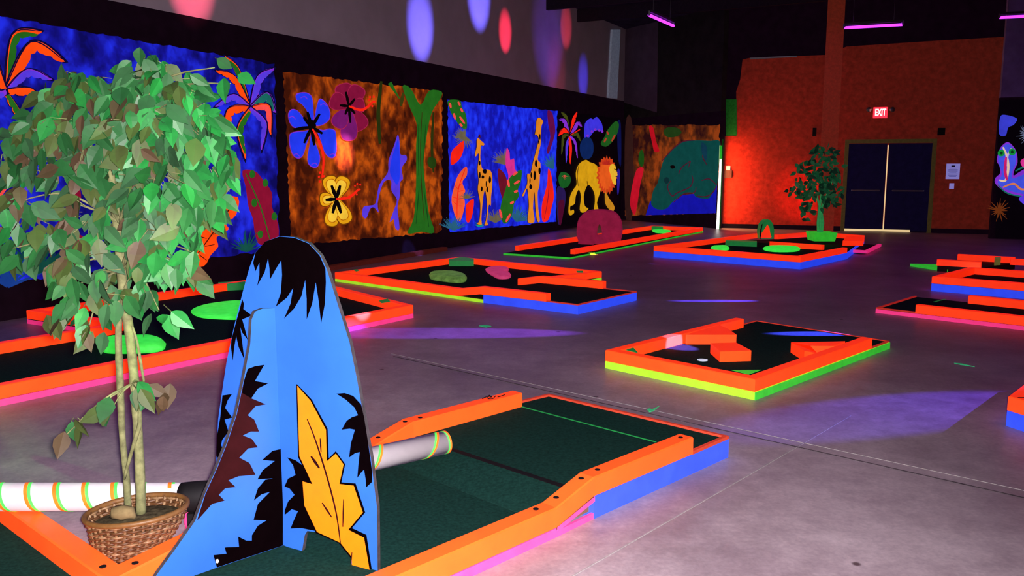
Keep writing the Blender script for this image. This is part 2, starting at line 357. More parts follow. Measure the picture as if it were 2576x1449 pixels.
m.poly([(145,560),(180,550),(200,590),(235,600),(250,622),(215,625),(180,605),(160,610)],CRIM)
m.poly([(-60,520),(-10,470),(28,438),(30,455),(0,500),(-40,560)],SALM); m.poly([(-60,580),(0,520),(60,470),(66,490),(10,560),(-40,600)],VIO); m.stroke([(-30,560),(10,520),(50,480)],8,PNK)
m.poly([(500,365),(545,345),(560,375),(535,410),(505,400)],TEAL); m.stroke([(505,395),(530,370),(552,352)],4,CRIM); m.stroke([(500,380),(520,400)],4,CRIM)
m.poly([(415,330),(432,322),(442,345),(425,352)],CRIM); m.poly([(330,470),(345,455),(352,500),(335,510)],paint(20,90,90))
m.poly([(180,480),(196,458),(204,500),(190,520)],CRIM)
m.done('leftmost mural of two curved palms and an orange leaf on mottled blue')
# M2 brown with hibiscus
m=Mural(WL,(650,100,2.6345))
m.ragged([(165,212),(1222,345),(1212,1275),(220,1362)],MBROWN,7)
m.stroke([(815,275),(795,480),(805,690)],26,paint(40,50,12)); m.stroke([(870,285),(935,390)],28,GRN,True); m.stroke([(945,440),(960,350)],24,paint(60,60,15)); m.stroke([(1160,480),(1150,700),(1160,880)],18,paint(45,50,12)); m.blob((1150,815),30,40,paint(35,65,15))
m.poly([(955,308),(1010,322),(1075,432),(1130,338),(1215,345),(1200,400),(1150,480),(1122,600),(1095,800),(1105,950),(1130,1150),(1166,1277),(1080,1272),(988,1282),(1030,1180),(1045,950),(1045,700),(1050,560),(1000,440)],GRN,True,3)
m.stroke([(1085,480),(1075,700),(1080,950),(1100,1200)],5,paint(60,30,10))
for a,b,w_ in[((1058,560),(1062,900),5),((1110,560),(1092,820),5),((1065,980),(1045,1220),6),((1098,1000),(1130,1240),6)]: m.stroke([a,b],w_,paint(18,70,22))
m.poly([(925,628),(938,700),(942,760),(978,765),(982,800),(950,850),(958,920),(940,945),(938,1030),(922,1110),(935,1250),(908,1250),(897,1190),(870,1208),(898,1130),(918,1060),(882,1000),(880,935),(840,935),(815,980),(790,1085),(797,1145),(768,1112),(740,1122),(715,1182),(690,1165),(697,1108),(745,1098),(778,1080),(800,965),(858,880),(863,800),(900,700)],VIO,True,3)
m.poly([(926,660),(936,760),(938,900),(920,960),(895,930),(872,880),(880,800),(905,720)],LBLU)
for pt_ in([(345,560),(325,480),(290,430),(255,405),(247,365),(275,350),(320,350),(352,372),(363,420),(366,480),(368,540)],[(368,555),(378,480),(398,400),(420,392),(455,425),(477,480),(470,530),(435,560),(395,572)],[(380,590),(430,598),(470,588),(510,602),(517,660),(518,740),(500,782),(468,780),(438,745),(420,690),(395,625)],[(352,610),(372,670),(398,735),(410,790),(395,840),(362,848),(330,822),(325,770),(338,700),(345,650)],[(340,600),(300,605),(250,608),(208,625),(204,690),(225,760),(260,788),(295,770),(318,700),(335,650)],[(338,585),(290,590),(235,582),(205,545),(197,490),(220,460),(258,468),(295,510),(325,550)]):
    cx_=sum(q[0] for q in pt_)/len(pt_); cy_=sum(q[1] for q in pt_)/len(pt_)
    m.poly(pt_,PUR,True,3); m.poly([(cx_+(x-cx_)*.93,cy_+(y-cy_)*.94) for x,y in pt_],LBLU,True,3)
for tp in[(302,380),(432,428),(492,760),(372,822),(250,760),(222,512)]:
    m.stroke([(tp[0]-22,tp[1]+6),(tp[0]+4,tp[1]-4),(tp[0]+24,tp[1]+14)],5,PUR)
m.blob((355,570),26,40,BLK)
for a in[(325,478),(407,490),(425,622),(370,700),(303,685),(232,595),(298,512)]: m.stroke([(352,578),a],24,BLK)
m.stroke([(358,590),(400,670),(432,780),(422,915)],17,RED)
for q in[(408,880),(402,908),(408,940),(428,945),(435,905)]: m.blob(q,7,8,RED,7)
MAG=paint(135,18,60); MAG2=paint(120,25,110)
for tp,w_,c in[((555,296),110,MAG),((670,312),105,MAG),((700,430),90,MAG),((690,590),115,MAG),((600,665),105,MAG2),((515,575),100,MAG2),((484,390),110,MAG)]: m.petal((600,445),tp,w_,c,paint(175,35,80),4)
for a in[(580,345),(640,390),(540,435),(610,550),(575,495),(640,490)]: m.stroke([(600,440),a],20,BLK)
m.stroke([(600,440),(690,465),(765,405)],17,RED)
for q in[(740,380),(765,378),(770,410),(755,440),(735,400)]: m.blob(q,7,8,RED,7)
for tp,w_ in[((462,908),95),((572,912),95),((410,1060),85),((478,1232),90),((588,1212),95)]: m.petal((518,1055),tp,w_,YEL,paint(120,60,5),6); 
for tp,w_ in[((472,930),62),((560,935),62),((430,1062),52),((484,1205),58),((575,1188),62)]: m.petal((518,1055),tp,w_,paint(255,205,60),paint(190,110,8),4)
for a in[(485,965),(542,965),(445,1062),(492,1150),(548,1150)]: m.stroke([(518,1055),a],26,BLK)
m.stroke([(515,1055),(600,1045),(665,990)],18,RED)
for q in[(640,968),(655,955),(675,960),(672,992),(652,1025)]: m.blob(q,6,7,RED,7)
m.done('brown mural with blue, magenta and yellow hibiscus flowers and a green tree')
# M3 giraffes
m=Mural(WL,(1100,220,3.622)); TF=paint(110,100,75); TF2=paint(40,100,130); GIR=paint(235,140,35)
m.ragged([(95,112),(1092,215),(1082,1222),(112,1320)],MBLUE2,5)
m.poly([(98,120),(205,118),(225,180),(262,250),(270,370),(230,372),(165,295),(118,215)],GRN)
for a,b in[((112,140),(125,185)),((190,130),(208,165)),((215,190),(232,225)),((150,235),(165,290)),((205,265),(250,330)),((205,330),(228,355))]: m.stroke([a,b],22,SALM)
m.tuft((250,470),120,26,TF,-pi*.95,-pi*.45,.1); m.tuft((260,450),110,18,TF,pi*.2,pi*.95,.1)
m.poly([(242,488),(236,580),(205,650),(150,700),(122,690),(130,590),(180,530)],RED)
m.poly([(265,720),(270,800),(228,862),(256,942),(240,980),(252,1070),(212,1212),(172,1190),(130,1040),(150,920),(190,800)],paint(255,95,50),True,3); m.stroke([(255,740),(190,940),(180,1180)],9,RED)
for a,b in[((200,900),(235,860)),((190,950),(240,935)),((185,1020),(240,1010)),((180,1080),(235,1080)),((190,930),(160,890)),((182,1010),(140,1000)),((180,1070),(145,1040))]: m.stroke([a,b],6,RED)
m.poly([(332,1018),(322,1150),(290,1228),(264,1210),(260,1090),(280,1050)],RED)
m.tuft((270,1010),90,16,TF,-pi,0,.1); m.tuft((150,1300),150,26,TF2,-pi*.9,-pi*.1,.08)
m.tuft((620,700),150,26,TF,-pi*.95,-pi*.45,.08); m.tuft((530,1230),130,26,TF,-pi*.9,-pi*.15,.09); m.tuft((720,1220),160,30,TF2,-pi*.75,-pi*.02,.08); m.tuft((1060,740),140,22,TF2,-pi*.9,-pi*.5,.09); m.tuft((380,1270),60,14,paint(20,150,140),-pi*.9,0,.12)
m.poly([(632,556),(658,590),(665,660),(700,648),(706,735),(732,790),(685,812),(655,900),(640,880),(648,800),(622,700)],PNK,True,3)
m.poly([(555,742),(620,800),(638,900),(612,1035),(588,1000),(560,880)],paint(110,18,40))
m.poly([(770,755),(760,870),(735,930),(745,990),(700,1060),(680,1160),(640,1232),(595,1228),(575,1100),(612,960),(655,830),(715,775)],GRN,True,3)
for a,b in[((700,880),(750,850)),((700,955),(735,940)),((665,1060),(698,1040)),((625,1225),(668,1150)),((588,1190),(568,1110)),((690,800),(730,770)),((640,840),(655,905))]: m.stroke([a,b],24,SALM)
m.poly([(1005,212),(1045,230),(1062,290),(1075,400),(1045,520),(1012,605),(998,570),(1030,450),(1010,330)],paint(105,15,75),True,3)
m.poly([(1010,742),(1035,780),(1052,880),(1062,1000),(1040,1100),(1012,1205),(958,1218),(952,1080),(978,970),(1002,870)],RED,True,3); m.stroke([(1020,800),(1010,1000),(975,1200)],6,CRIM)
def outl(pts,m_,mm,dk,e=5):
    cx=sum(p[0] for p in pts)/len(pts)
    mm.poly([(x-e,y+2) for x,y in pts],dk,True,3); mm.poly(pts,m_,True,3)
outl([(360,480),(375,462),(395,482),(428,512),(420,530),(398,530),(394,590),(392,640),(400,700),(415,745),(475,750),(500,800),(500,900),(490,1000),(488,1075),(470,1070),(462,1150),(455,1225),(463,1252),(428,1255),(443,1210),(455,1080),(440,950),(425,960),(410,1080),(402,1200),(404,1252),(362,1240),(385,1210),(392,1060),(370,930),(378,850),(368,740),(380,640),(374,600),(350,630),(345,600),(360,540)],GIR,m,paint(30,15,20,.6))
for q in[(385,690,10,22),(432,765,20,22),(387,800,8,28),(416,815,12,16),(480,840,12,32),(405,925,9,24),(455,930,8,26),(446,880,5,30)]: m.blob(q[:2],q[2],q[3],BLK,7)
m.stroke([(372,460),(385,430),(392,462)],8,BR)
outl([(905,300),(930,275),(965,310),(950,350),(946,430),(942,520),(915,650),(940,690),(936,800),(930,900),(915,960),(920,1100),(935,1215),(910,1215),(895,1100),(885,950),(872,1100),(886,1222),(825,1225),(835,1080),(820,920),(790,985),(775,980),(820,880),(820,790),(850,780),(870,690),(905,560),(925,470),(905,430),(890,430),(900,370)],GIR,m,paint(30,15,20,.6))
for q in[(935,450,6,28),(900,690,11,36),(932,760,10,32),(888,800,12,44),(856,800,7,26),(852,905,14,24),(845,850,5,30),(925,500,5,18)]: m.blob(q[:2],q[2],q[3],BLK,7)
m.done('bright blue mural with two orange giraffes between tropical leaves')
# M4 lion
m=Mural(WL,(1100,220,3.622)); m.ragged([(1108,217),(1672,283),(1672,1225),(1108,1262)],paint(7,2,9,.5),6)
m.poly([(1640,320),(1672,330),(1675,700),(1650,660),(1640,480)],paint(12,18,75)); m.blob((1360,560),62,105,paint(10,38,95)); m.poly([(1090,920),(1160,930),(1165,1060),(1120,1240),(1095,1200)],paint(40,25,85)); m.poly([(1105,1050),(1160,1040),(1130,1240),(1110,1230)],paint(80,10,45)); m.poly([(1640,760),(1665,770),(1655,950),(1640,960)],paint(40,30,150))
m.blob((1160,840),58,72,paint(22,95,35)); m.tuft((1160,800),40,8,SALM,0,pi,.12)
for mid,t,w_,c in[((1180,270),(1130,222),38,OLV),((1235,290),(1272,220),34,RED),((1165,300),(1108,292),40,PUR),((1275,320),(1320,355),40,PUR),((1155,375),(1100,440),42,RED),((1275,415),(1308,490),36,OLV),((1145,440),(1130,610),32,OLV),((1175,520),(1172,692),28,VIO),((1222,560),(1213,700),30,RED),((1262,500),(1280,645),26,PUR),((1300,380),(1250,420),10,RED)]:
    m.frond((1210,435),mid,t,w_,c,paint(10,3,20,.5))
m.poly([(1340,450),(1345,330),(1395,282),(1420,290),(1450,268),(1475,290),(1500,330),(1512,412),(1470,390),(1430,400),(1385,455),(1360,450)],paint(65,55,235),True,3)
for a in[(1370,440),(1408,402),(1440,385),(1475,390),(1505,400)]: m.blob(a,11,13,PUR,7)
m.poly([(1490,512),(1530,440),(1550,390),(1620,310),(1655,335),(1640,420),(1590,500),(1535,540)],paint(30,90,30),True,3)
for a,b in[((1590,490),(1620,430)),((1545,400),(1560,430)),((1520,500),(1540,460))]: m.stroke([a,b],18,paint(180,60,40))
LY=paint(225,165,20)
m.poly([(1270,880),(1262,780),(1290,700),(1350,660),(1390,680),(1440,700),(1480,760),(1492,900),(1482,960),(1455,1050),(1468,1112),(1430,1116),(1436,1040),(1430,960),(1388,890),(1360,905),(1335,990),(1345,1080),(1378,1105),(1328,1142),(1298,1110),(1310,1000),(1290,930),(1262,990),(1252,1060),(1212,1085),(1215,1125),(1240,1112),(1247,1142),(1215,1165),(1195,1135),(1208,1000),(1240,930)],LY,True,3)
m.stroke([(1290,710),(1275,800),(1285,900)],8,paint(120,80,10)); m.stroke([(1365,850),(1370,890)],8,paint(120,80,10))
m.poly([(1530,935),(1560,1000),(1612,1080),(1605,1125),(1570,1115),(1530,1050)],paint(205,140,30))
m.blob((1545,800),88,165,paint(215,70,25),44,.05,.09); m.blob((1535,800),62,130,paint(240,95,30),36,.05,.12)
m.tuft((1545,700),70,20,paint(185,40,30),-pi,0,.12)
m.poly([(1585,700),(1618,705),(1630,750),(1642,795),(1630,830),(1628,885),(1600,872),(1580,800),(1566,740)],paint(240,190,50),True,3); m.stroke([(1612,742),(1628,752)],9,BLK); m.stroke([(1625,815),(1640,805)],9,BLK)
m.done('black mural of a yellow lion with orange mane below a striped palm')
# M5 hippo
m=Mural(WH,(1500,250,3.622)); m.ragged([(268,236),(1128,232),(1090,1036),(268,1062)],MBROWN2,8)
m.blob((690,300),80,50,paint(30,60,20)); m.blob((410,540),28,75,paint(25,75,20)); m.blob((330,780),40,200,paint(65,30,22)); m.poly([(265,240),(330,240),(330,1050),(265,1060)],paint(50,25,22))
m.poly([(480,250),(520,258),(545,380),(575,470),(530,475),(510,400)],paint(185,15,30),True,3); m.poly([(368,640),(432,632),(400,780),(380,920),(350,1055),(308,960),(325,800)],paint(195,18,40),True,3)
m.poly([(450,1056),(490,930),(700,880),(900,860),(1100,780),(1092,1036),(800,1046)],paint(18,20,170),False)
HC=paint(8,70,66)
m.poly([(500,930),(520,830),(560,760),(585,650),(620,540),(700,450),(790,388),(900,374),(1040,378),(1130,388),(1116,600),(1100,780),(1055,860),(1015,905),(910,890),(880,850),(800,860),(700,930),(640,995),(560,1002),(510,972)],HC,True,3)
for st_ in[[(600,560),(700,450),(790,385),(900,372)],[(860,560),(780,620),(750,680)],[(860,560),(840,620)],[(680,740),(650,800),(690,880),(740,850),(850,800),(880,740),(870,690)],[(960,740),(1030,725),(1095,780)],[(920,880),(1000,885),(1060,850),(1095,790)],[(1000,430),(970,520),(1010,600)],[(700,940),(800,860),(890,850),(910,800)]]:
    m.stroke(st_,10,paint(75,22,45))
m.blob((695,615),22,17,BLK,7); m.blob((640,740),24,30,paint(6,45,50)); m.poly([(960,390),(1010,440),(1000,560),(960,480)],paint(12,55,75))
m.done('dim mural of a teal hippo rising from blue water beside the corner door')
# M6 frog on right wall
m=Mural(WR,(1850,0,2.2287)); FB=paint(70,85,235); m.ragged([(1480,560),(1900,545),(1900,1330),(1455,1340)],paint(8,2,10,.5),4)
m.poly([(1478,750),(1485,655),(1520,645),(1578,665),(1560,700),(1530,715),(1515,760)],paint(60,65,215),True,3); m.tuft((1640,760),70,16,paint(110,120,150),pi*.6,pi*1.5,.1)
m.poly([(1465,900),(1480,840),(1500,812),(1525,797),(1550,812),(1575,850),(1582,910),(1565,950),(1560,985),(1600,960),(1650,950),(1650,1100),(1600,1098),(1540,1085),(1490,1060),(1455,1025),(1460,995),(1485,970),(1480,930)],PUR,True,3)
m.poly([(1472,900),(1484,845),(1502,820),(1525,806),(1548,820),(1568,855),(1574,910),(1555,955),(1552,1000),(1600,985),(1650,975),(1650,1085),(1600,1085),(1540,1070),(1490,1045),(1470,1020),(1490,990),(1492,960)],FB,True,3)
m.stroke([(1500,825),(1520,870),(1530,940),(1515,1010),(1480,1010)],14,paint(235,200,170)); m.stroke([(1548,830),(1528,870),(1520,930)],10,paint(200,180,210))
m.stroke([(1518,880),(1512,960),(1524,1010)],17,paint(210,30,110)); m.stroke([(1500,1050),(1560,1030),(1600,1060),(1650,1060)],12,paint(230,130,80)); m.stroke([(1470,1035),(1530,1085),(1650,1108)],8,TEAL)
m.stroke([(1570,960),(1610,940),(1650,945)],10,TEAL)
for q in((1491,858),(1552,852)): m.blob(q,20,19,paint(20,150,60),9,.03); m.blob(q,9,9,paint(10,60,30),7,.03)
m.poly([(1600,900),(1640,885),(1650,940),(1610,935)],PNK); m.tuft((1478,1180),70,18,paint(110,50,18),-pi,pi,.14); m.poly([(1590,1110),(1650,1090),(1650,1160),(1610,1140)],VIO)
m.done('frog mural in blue and violet on the right wall past the double door')
# ------------------------------------------------------------ mini golf holes
def rails(par,pts,toward,h=.09,w=.09,mat=ORANGE,closed=False,name='bumper_rail'):
    """pts: world Vc of outer BOTTOM edge. toward: world point on the inner side."""
    n=len(pts); inn=[]
    nrm=[]
    for i in range(n-1):
        d_=(pts[i+1]-pts[i]); d_=Vc((d_.x,d_.y,0)).normalized(); nn=Vc((-d_.y,d_.x,0))
        if nn.dot(Vc((toward.x,toward.y,0))-Vc((pts[i].x,pts[i].y,0)))<0: nn=-nn
        nrm.append(nn)
    for i in range(n):
        if i==0: inn.append(pts[0]+nrm[0]*w)
        elif i==n-1: inn.append(pts[-1]+nrm[-1]*w)
        else:
            a,b=nrm[i-1],nrm[i]; s_=a+b; k=w*2/max(s_.dot(s_),.5); inn.append(pts[i]+s_*k)
    out=[]
    for i in range(n-1):
        o0,o1,i0,i1=pts[i],pts[i+1],inn[i],inn[i+1]; up=Vc((0,0,h)); bz=.006
        o0u,o1u,i0u,i1u=o0+up,o1+up,i0+up,i1+up
        vs_=[o0,o1,i1,i0, o0u-Vc((0,0,bz)),o1u-Vc((0,0,bz)),i1u-Vc((0,0,bz)),i0u-Vc((0,0,bz)), o0u+(i0-o0)*.07,o1u+(i1-o1)*.07,i1u-(i1-o1)*.07,i0u-(i0-o0)*.07]
        out.append(mesh(name,vs_,[(3,2,1,0),(0,1,5,4),(2,3,7,6),(1,2,6,5),(3,0,4,7),(4,5,9,8),(5,6,10,9),(6,7,11,10),(7,4,8,11),(8,9,10,11)],mat,par))
    return out
def deck(par,poly,z,basem,carpet=CARPET,lip=.02,z0=0.0,name='base_board'):
    mb=MB(); mb.prism([Vc((p.x,p.y,z0)) for p in poly],(0,0,z-z0-.004),basem); mb.build(name,par)
    c=sum((Vc((p.x,p.y,0)) for p in poly),Vc())/len(poly)
    ins=[]
    for p in poly:
        q=Vc((p.x,p.y,0)); v=(c-q); ins.append(q+v.normalized()*lip)
    mb=MB(); mb.prism([Vc((p.x,p.y,z-.004)) for p in ins],(0,0,.006),carpet); return mb.build('carpet',par)
def rim(par,pts,toward,mat=DLIP,h=.018,w=.025): return rails(par,pts,toward,h,w,mat,False,'rim_strip')
def slab(par,pts,z,h,m,name): mb=MB(); mb.prism([Vc((p.x,p.y,z)) for p in pts],(0,0,h),m); return mb.build(name,par)
def lower(p,z): return Vc((p.x,p.y,z))
def wall_corner_block(par,a,b,c_,z,m=DGREEN,name='corner_block',h=.088):
    slab(par,[a,b,c_],z,h,m,name)
def rock(label,outline,z,h,m,cat='obstacle',n=3,top=.8):
    pts=[G(x,y,z) for x,y in smooth_closed(outline,n)]; c=sum(pts,Vc())/len(pts); k=len(pts)
    rings=[(1,0),(1.03,.45),(.93,.85),(top,1),(top*.5,1.03)]
    vs_=[];fs=[]
    for s_,hh in rings:
        for p in pts: q=c+(p-c)*s_; vs_.append(Vc((q.x,q.y,z+h*hh+random.uniform(-.04,.04)*h*(hh>.5))))
    for r in range(len(rings)-1):
        for i in range(k): fs.append((r*k+i,r*k+(i+1)%k,(r+1)*k+(i+1)%k,(r+1)*k+i))
    fs.append(tuple((len(rings)-1)*k+i for i in range(k))); fs.append(tuple(range(k))[::-1])
    o=mesh('golf_rock',vs_,fs,m,None,None,True); return tag(o,label,cat)
HG='mini golf holes with orange rails'
# ---- hole 1 : nearest
zu,zl=.11,.045
A1=G(1380,993,.115); A2=G(1834,1100,.115); q1=G(1743,1142,zu); q2=G(1494,1248,zu); q3=G(1400,1327,zl); q4=G(1131,1449,zl)
dr_=(q4-q3).normalized(); q5=q4+dr_*1.6
Lt0=G(1288,982,.2); Lt1=G(1013,1053,.2); Lt2=G(936,1098,.155)
L0=G(299,1417,.135); 
t1=thing('mini_golf_hole','nearest mini golf hole, blue raised end and pink low lane under the blue display','mini golf hole',(q3.x,q3.y,0),HG)
L2=G(930,1103,.135); L3=L0
# left end of the lane (L arm)
La=L0; Lb=G(125,1300,.135); dl=(Lb-La); dl.z=0; dl.normalize(); Lc=La+dl*1.25
cen1=G(1150,1250,zl)
A2g=lower(A2,0); F1=lower(q2,0)
Lk=lower(Lt1,0)
deck(t1,[lower(A1,0),A2g,lower(q2,0),lower(Lt1,0)],zu,BLUE)
# ramp between the levels
ra=lower(q2,zu-.003); rb=lower(q3,zl); rc=lower(Lt2,zl); rd=lower(Lt1,zu-.003)
mb=MB(); mb.prism([rd,ra,rb,rc],(0,0,-.012),CARPET); og_=(ra-rd).normalized()*.004; mb.prism([ra+og_+Vc((0,0,.002)),rb+og_+Vc((0,0,.002)),rb+og_-Vc((0,0,.02)),ra+og_-Vc((0,0,.02))],og_*.5,PINK); mb.build('ramp',t1)
# pink ply triangle edge below the ramp
mb=MB(); e_=(ra-rb); mb.prism([lower(rb,.0),lower(ra,.0),lower(ra,.028),lower(rb,.028)],-cen1.normalized()*.0+Vc((-.01,.01,0)),PINK)
mb.prism([lower(rb,.028),lower(ra,zu-.012),lower(ra,zu-.03)],Vc((-.01,.01,0)),PINK)
mb.prism([lower(rb,.028)+Vc((-.02,.02,0)),lower(ra,.028)+Vc((-.02,.02,0)),lower(ra,zu-.02)+Vc((-.02,.02,0))],Vc((-.01,.01,0)),WOODRAW); mb.build('ramp_side',t1)
inl=(q5-q4).length
Ld=Lc+Vc((-dl.y,dl.x,0))*(-1.5) if Vc((-dl.y,dl.x,0)).dot(Vc((0,1,0)))>0 else Lc+Vc((-dl.y,dl.x,0))*1.5
deck(t1,[rc,rb,lower(q4,0),lower(q5,0),Ld,lower(Lc,0),lower(La,0)],zl,PINK,CARPET,.01)
rails(t1,[q1,q2,lower(q3,zl),q4,q5],lower(Lt1,0))
rails(t1,[lower(Lt0,zu),lower(Lt1,zu),lower(Lt2,.065)],q2)
Lm1=La+(lower(Lt2,.135)-La)*.80; Lm2=La+(lower(Lt2,.135)-La)*.42
rails(t1,[lower(Lt2,.065),lower(Lm1,zl)],q2)
rails(t1,[lower(Lm2,zl),lower(La,zl),lower(Lc,zl)],Vc((-1.0,2.2,0)))
rim(t1,[lower(Lt0,zu-.004),lower(A1,zu-.004),lower(A2,zu-.004),lower(q1,zu-.004)],G(1450,1100,zu))
# tape line and dark seam
def strip(par,a,b,w,m,name,z):
    d_=(b-a); d_=Vc((d_.x,d_.y,0)).normalized(); nn=Vc((-d_.y,d_.x,0))*w/2
    mb=MB(); mb.prism([lower(a,z)-nn,lower(b,z)-nn,lower(b,z)+nn,lower(a,z)+nn],(0,0,.002),m); return mb.build(name,par)
strip(t1,G(1300,1021,zu),G(1650,1113,zu),.012,DGREEN,'tape_line',zu+.002)
strip(t1,G(1100,1120,zu),G(1440,1232,zu),.035,DARK,'seam',zu+.002)
for x,y,z in[(1712,1101,.2),(1503,1182,.2),(1462,1204,.2),(1399,1252,.165),(1348,1281,.135)]:
    p=G(x,y,z+.001); mb=MB(); mb.prism([p+Vc((.013*cos(a*pi/5),.013*sin(a*pi/5),0)) for a in range(10)],(0,0,.003),DARK); mb.build('screw_hole',t1)
for x,y,z in[(1019,1061,.2),(1057,1051,.2),(951,1101,.17),(259,1426,.135),(340,1417,.135)]:
    p=G(x,y,z+.001); mb=MB(); mb.prism([p+Vc((.013*cos(a*pi/5),.013*sin(a*pi/5),0)) for a in range(10)],(0,0,.003),DARK); mb.build('screw_hole',t1)
# scribble in marker on the rail end
mb=MB(); 
for pth in([(1213,1003),(1222,999),(1237,997),(1228,1004),(1240,1003),(1247,996)],[(1226,1002),(1231,994),(1238,1000)],[(1252,999),(1262,996),(1270,993)]):
    mb.tube([G(x,y,.2015) for x,y in pth],.003,DARK,5)
mb.build('marker_scribble',t1)
# ---- hole 2 : centre right
z=.06
c2f=G(1898,1007); c2l=G(1522,926); c2r=G(2238,873); 
bkl=G(1904,808,.06); bkr=G(2238,857,.07); c2r=lower(bkr,0)
t2=thing('mini_golf_hole','small mini golf hole with lime base and zigzag orange blocks, right of centre','mini golf hole',(c2f.x,c2f.y,0),HG)
ed=lower(G(1850,799,.148),0); dL=(ed-c2l).normalized(); bk=c2l+dL*((lower(bkl,0)-c2l).length)
poly=[c2l,c2f,c2r,bk]; cen=sum(poly,Vc())/4
deck(t2,poly,z,LIME)
dR=(c2r-c2f).normalized()
# the right-hand side board is greener
mb=MB(); nn=Vc((dR.y,-dR.x,0)); mb.prism([c2f,c2r,lower(c2r,z-.006),lower(c2f,z-.006)],nn*.006,GREENP); mb.build('side_board',t2)
rE=G(2190,876,.06); rE=c2f+dR*((rE-c2f).length)
rails(t2,[lower(ed,z),lower(c2l,z),lower(c2f,z),lower(rE,z)],cen,.088)
rim(t2,[lower(ed,z-.003),lower(bk,z-.003),lower(c2r,z-.003),lower(rE,z-.003)],cen,DLIP,.012,.02)
def block(par,tops,zt,h,m=ORANGE,name='angled_block'):
    pts=[G(x,y,zt) for x,y in tops]; mb=MB(); mb.prism([lower(p,zt-h) for p in pts],(0,0,h),m); return mb.build(name,par)
def Z2(X,Y): return (1480+X/3.22,780+Y/3.22)
block(t2,[Z2(790,200),Z2(900,165),Z2(1060,120),Z2(1130,150),Z2(1200,200)],.147,.085)
block(t2,[Z2(990,268),Z2(1195,262),Z2(1320,328),Z2(1068,336)],.147,.085)
block(t2,[Z2(1642,262),Z2(2080,252),Z2(1990,292),Z2(1800,290),Z2(1850,345)],.147,.085)
block(t2,[Z2(1642,262),Z2(1800,290),Z2(1855,352),Z2(1750,330)],.147,.085)
block(t2,[Z2(305,322),Z2(365,303),Z2(402,345)],.150,.004,DGREEN,'corner_block')
block(t2,[Z2(1160,485),Z2(1400,483),Z2(1300,520)],.0645,.003,GREENP,'corner_block')
p=G(1767,906,z+.004); mb=MB(); mb.prism([p+Vc((.042*cos(a*pi/12),.042*sin(a*pi/12),0)) for a in range(24)],(0,0,.004),WHITED); mb.build('hole_cup',t2)
# ---- hole 3 : middle
z=.04; zh=.1
a=G(843,708); b=lower(G(1157,645.5,.13),0); c=lower(G(1514,682,.13),0); fr=G(1216,762)
t3=thing('mini_golf_hole','middle mini golf hole, lime base with blue raised tee, right of the blue display','mini golf hole',(fr.x,fr.y,0),HG)
k1=G(1180,740,z); hu0=G(1216,738.5,zh); hu1=G(1387,756,zh)
bf=G(1453.5,791); brr=G(1601.5,756); bs=lower(G(1216,762),0)
dirb=(brr-bf).normalized(); wdt=(brr-bf).length; e1=(fr-a).normalized(); k1=lower(a+e1*(lower(k1,0)-a).dot(e1),z); e2=(bf-bs).normalized(); hu0=lower(bs+e2*(lower(hu0,0)-bs).dot(e2),zh); hu1=lower(bs+e2*(lower(hu1,0)-bs).dot(e2),zh); bb=bs+dirb*wdt
deck(t3,[a,lower(fr,0),bb,c,b],z,LIME,CARPET)
deck(t3,[bs,bf,brr,bb],zh,BLUE,CARPET)
cen=G(1150,700,z)
rails(t3,[lower(hu1,zh),lower(hu0,zh),lower(k1,z),lower(a,z),lower(b,z),lower(c,z),lower(G(1400,712,z),z)],cen,.088)
r3=[G(1313,699,.13),G(1367.5,693,.19),G(1525,706.6,.19)]
rails(t3,[lower(r3[0],z),lower(r3[1],zh),lower(r3[2],zh)],G(1400,760,zh),.09)
rim(t3,[lower(hu1,zh-.003),lower(bf,zh-.003),lower(brr,zh-.003),lower(bb,zh-.003)],cen,DLIP,.014,.02)
block(t3,[(1129,652),(1160,646),(1192,650),(1192,656),(1129,656)],.1285,.087,DGREEN,'corner_block')
block(t3,[(888,678.5),(897,677),(904,680),(897,683)],.131,.004,DGREEN,'corner_block'); block(t3,[(1450,681),(1467,681),(1467,686),(1452,685)],.131,.004,DGREEN,'corner_block')
rock('flat olive green painted rock on the middle hole carpet',[(1082,694),(1100,690),(1140,691),(1168,697),(1172,708),(1150,712),(1110,708),(1085,703)],z+.002,.07,ROCKO)
rock('notched pink painted rock on the middle hole carpet',[(1222,681),(1245,675),(1275,677),(1278,684),(1262,689),(1284,694),(1280,701),(1255,702),(1238,694)],z+.002,.05,ROCKP)
# ---- hole 4 : left, behind tree
z=.05
a=G(68,802,.05); b=lower(G(722,690,.14),z); cR=G(1040,788,.05); f0=G(0,1004,.05); dF=(f0-cR).normalized(); f1=f0+dF*2.2
t4=thing('mini_golf_hole','long pink-based mini golf hole behind the tree with two bright green rocks','mini golf hole',(f0.x,f0.y,0),HG)
j=lower(G(292,812,.14),z); s0=lower(G(0,859,.14),z); dS=(s0-j).normalized(); s1=s0+dS*2.2
deck(t4,[lower(x,0) for x in(a,j,s1,f1,cR,b)],z,PINK)
cen=G(560,800,z)
rails(t4,[f1,lower(cR,z),b,a,j],cen,.09); rails(t4,[j,s1],G(0,930,z),.09)
block(t4,[(549,710),(617,706),(617,712),(549,715)],.1385,.086,DGREEN,'corner_block'); block(t4,[(953,756),(975,751),(982,758),(960,762)],.142,.004,DGREEN,'corner_block')
rock('flat pointed bright green rock behind the blue display',[(482,785),(500,772),(545,762),(610,758),(640,780),(610,803),(540,803),(500,798)],z+.002,.012,ROCKG,'obstacle',3,.95)
rock('thick bright green rock behind the tree trunk',[(258,880),(265,865),(300,862),(385,860),(416,874),(395,886),(330,890),(270,889)],z+.002,.075,ROCKG)
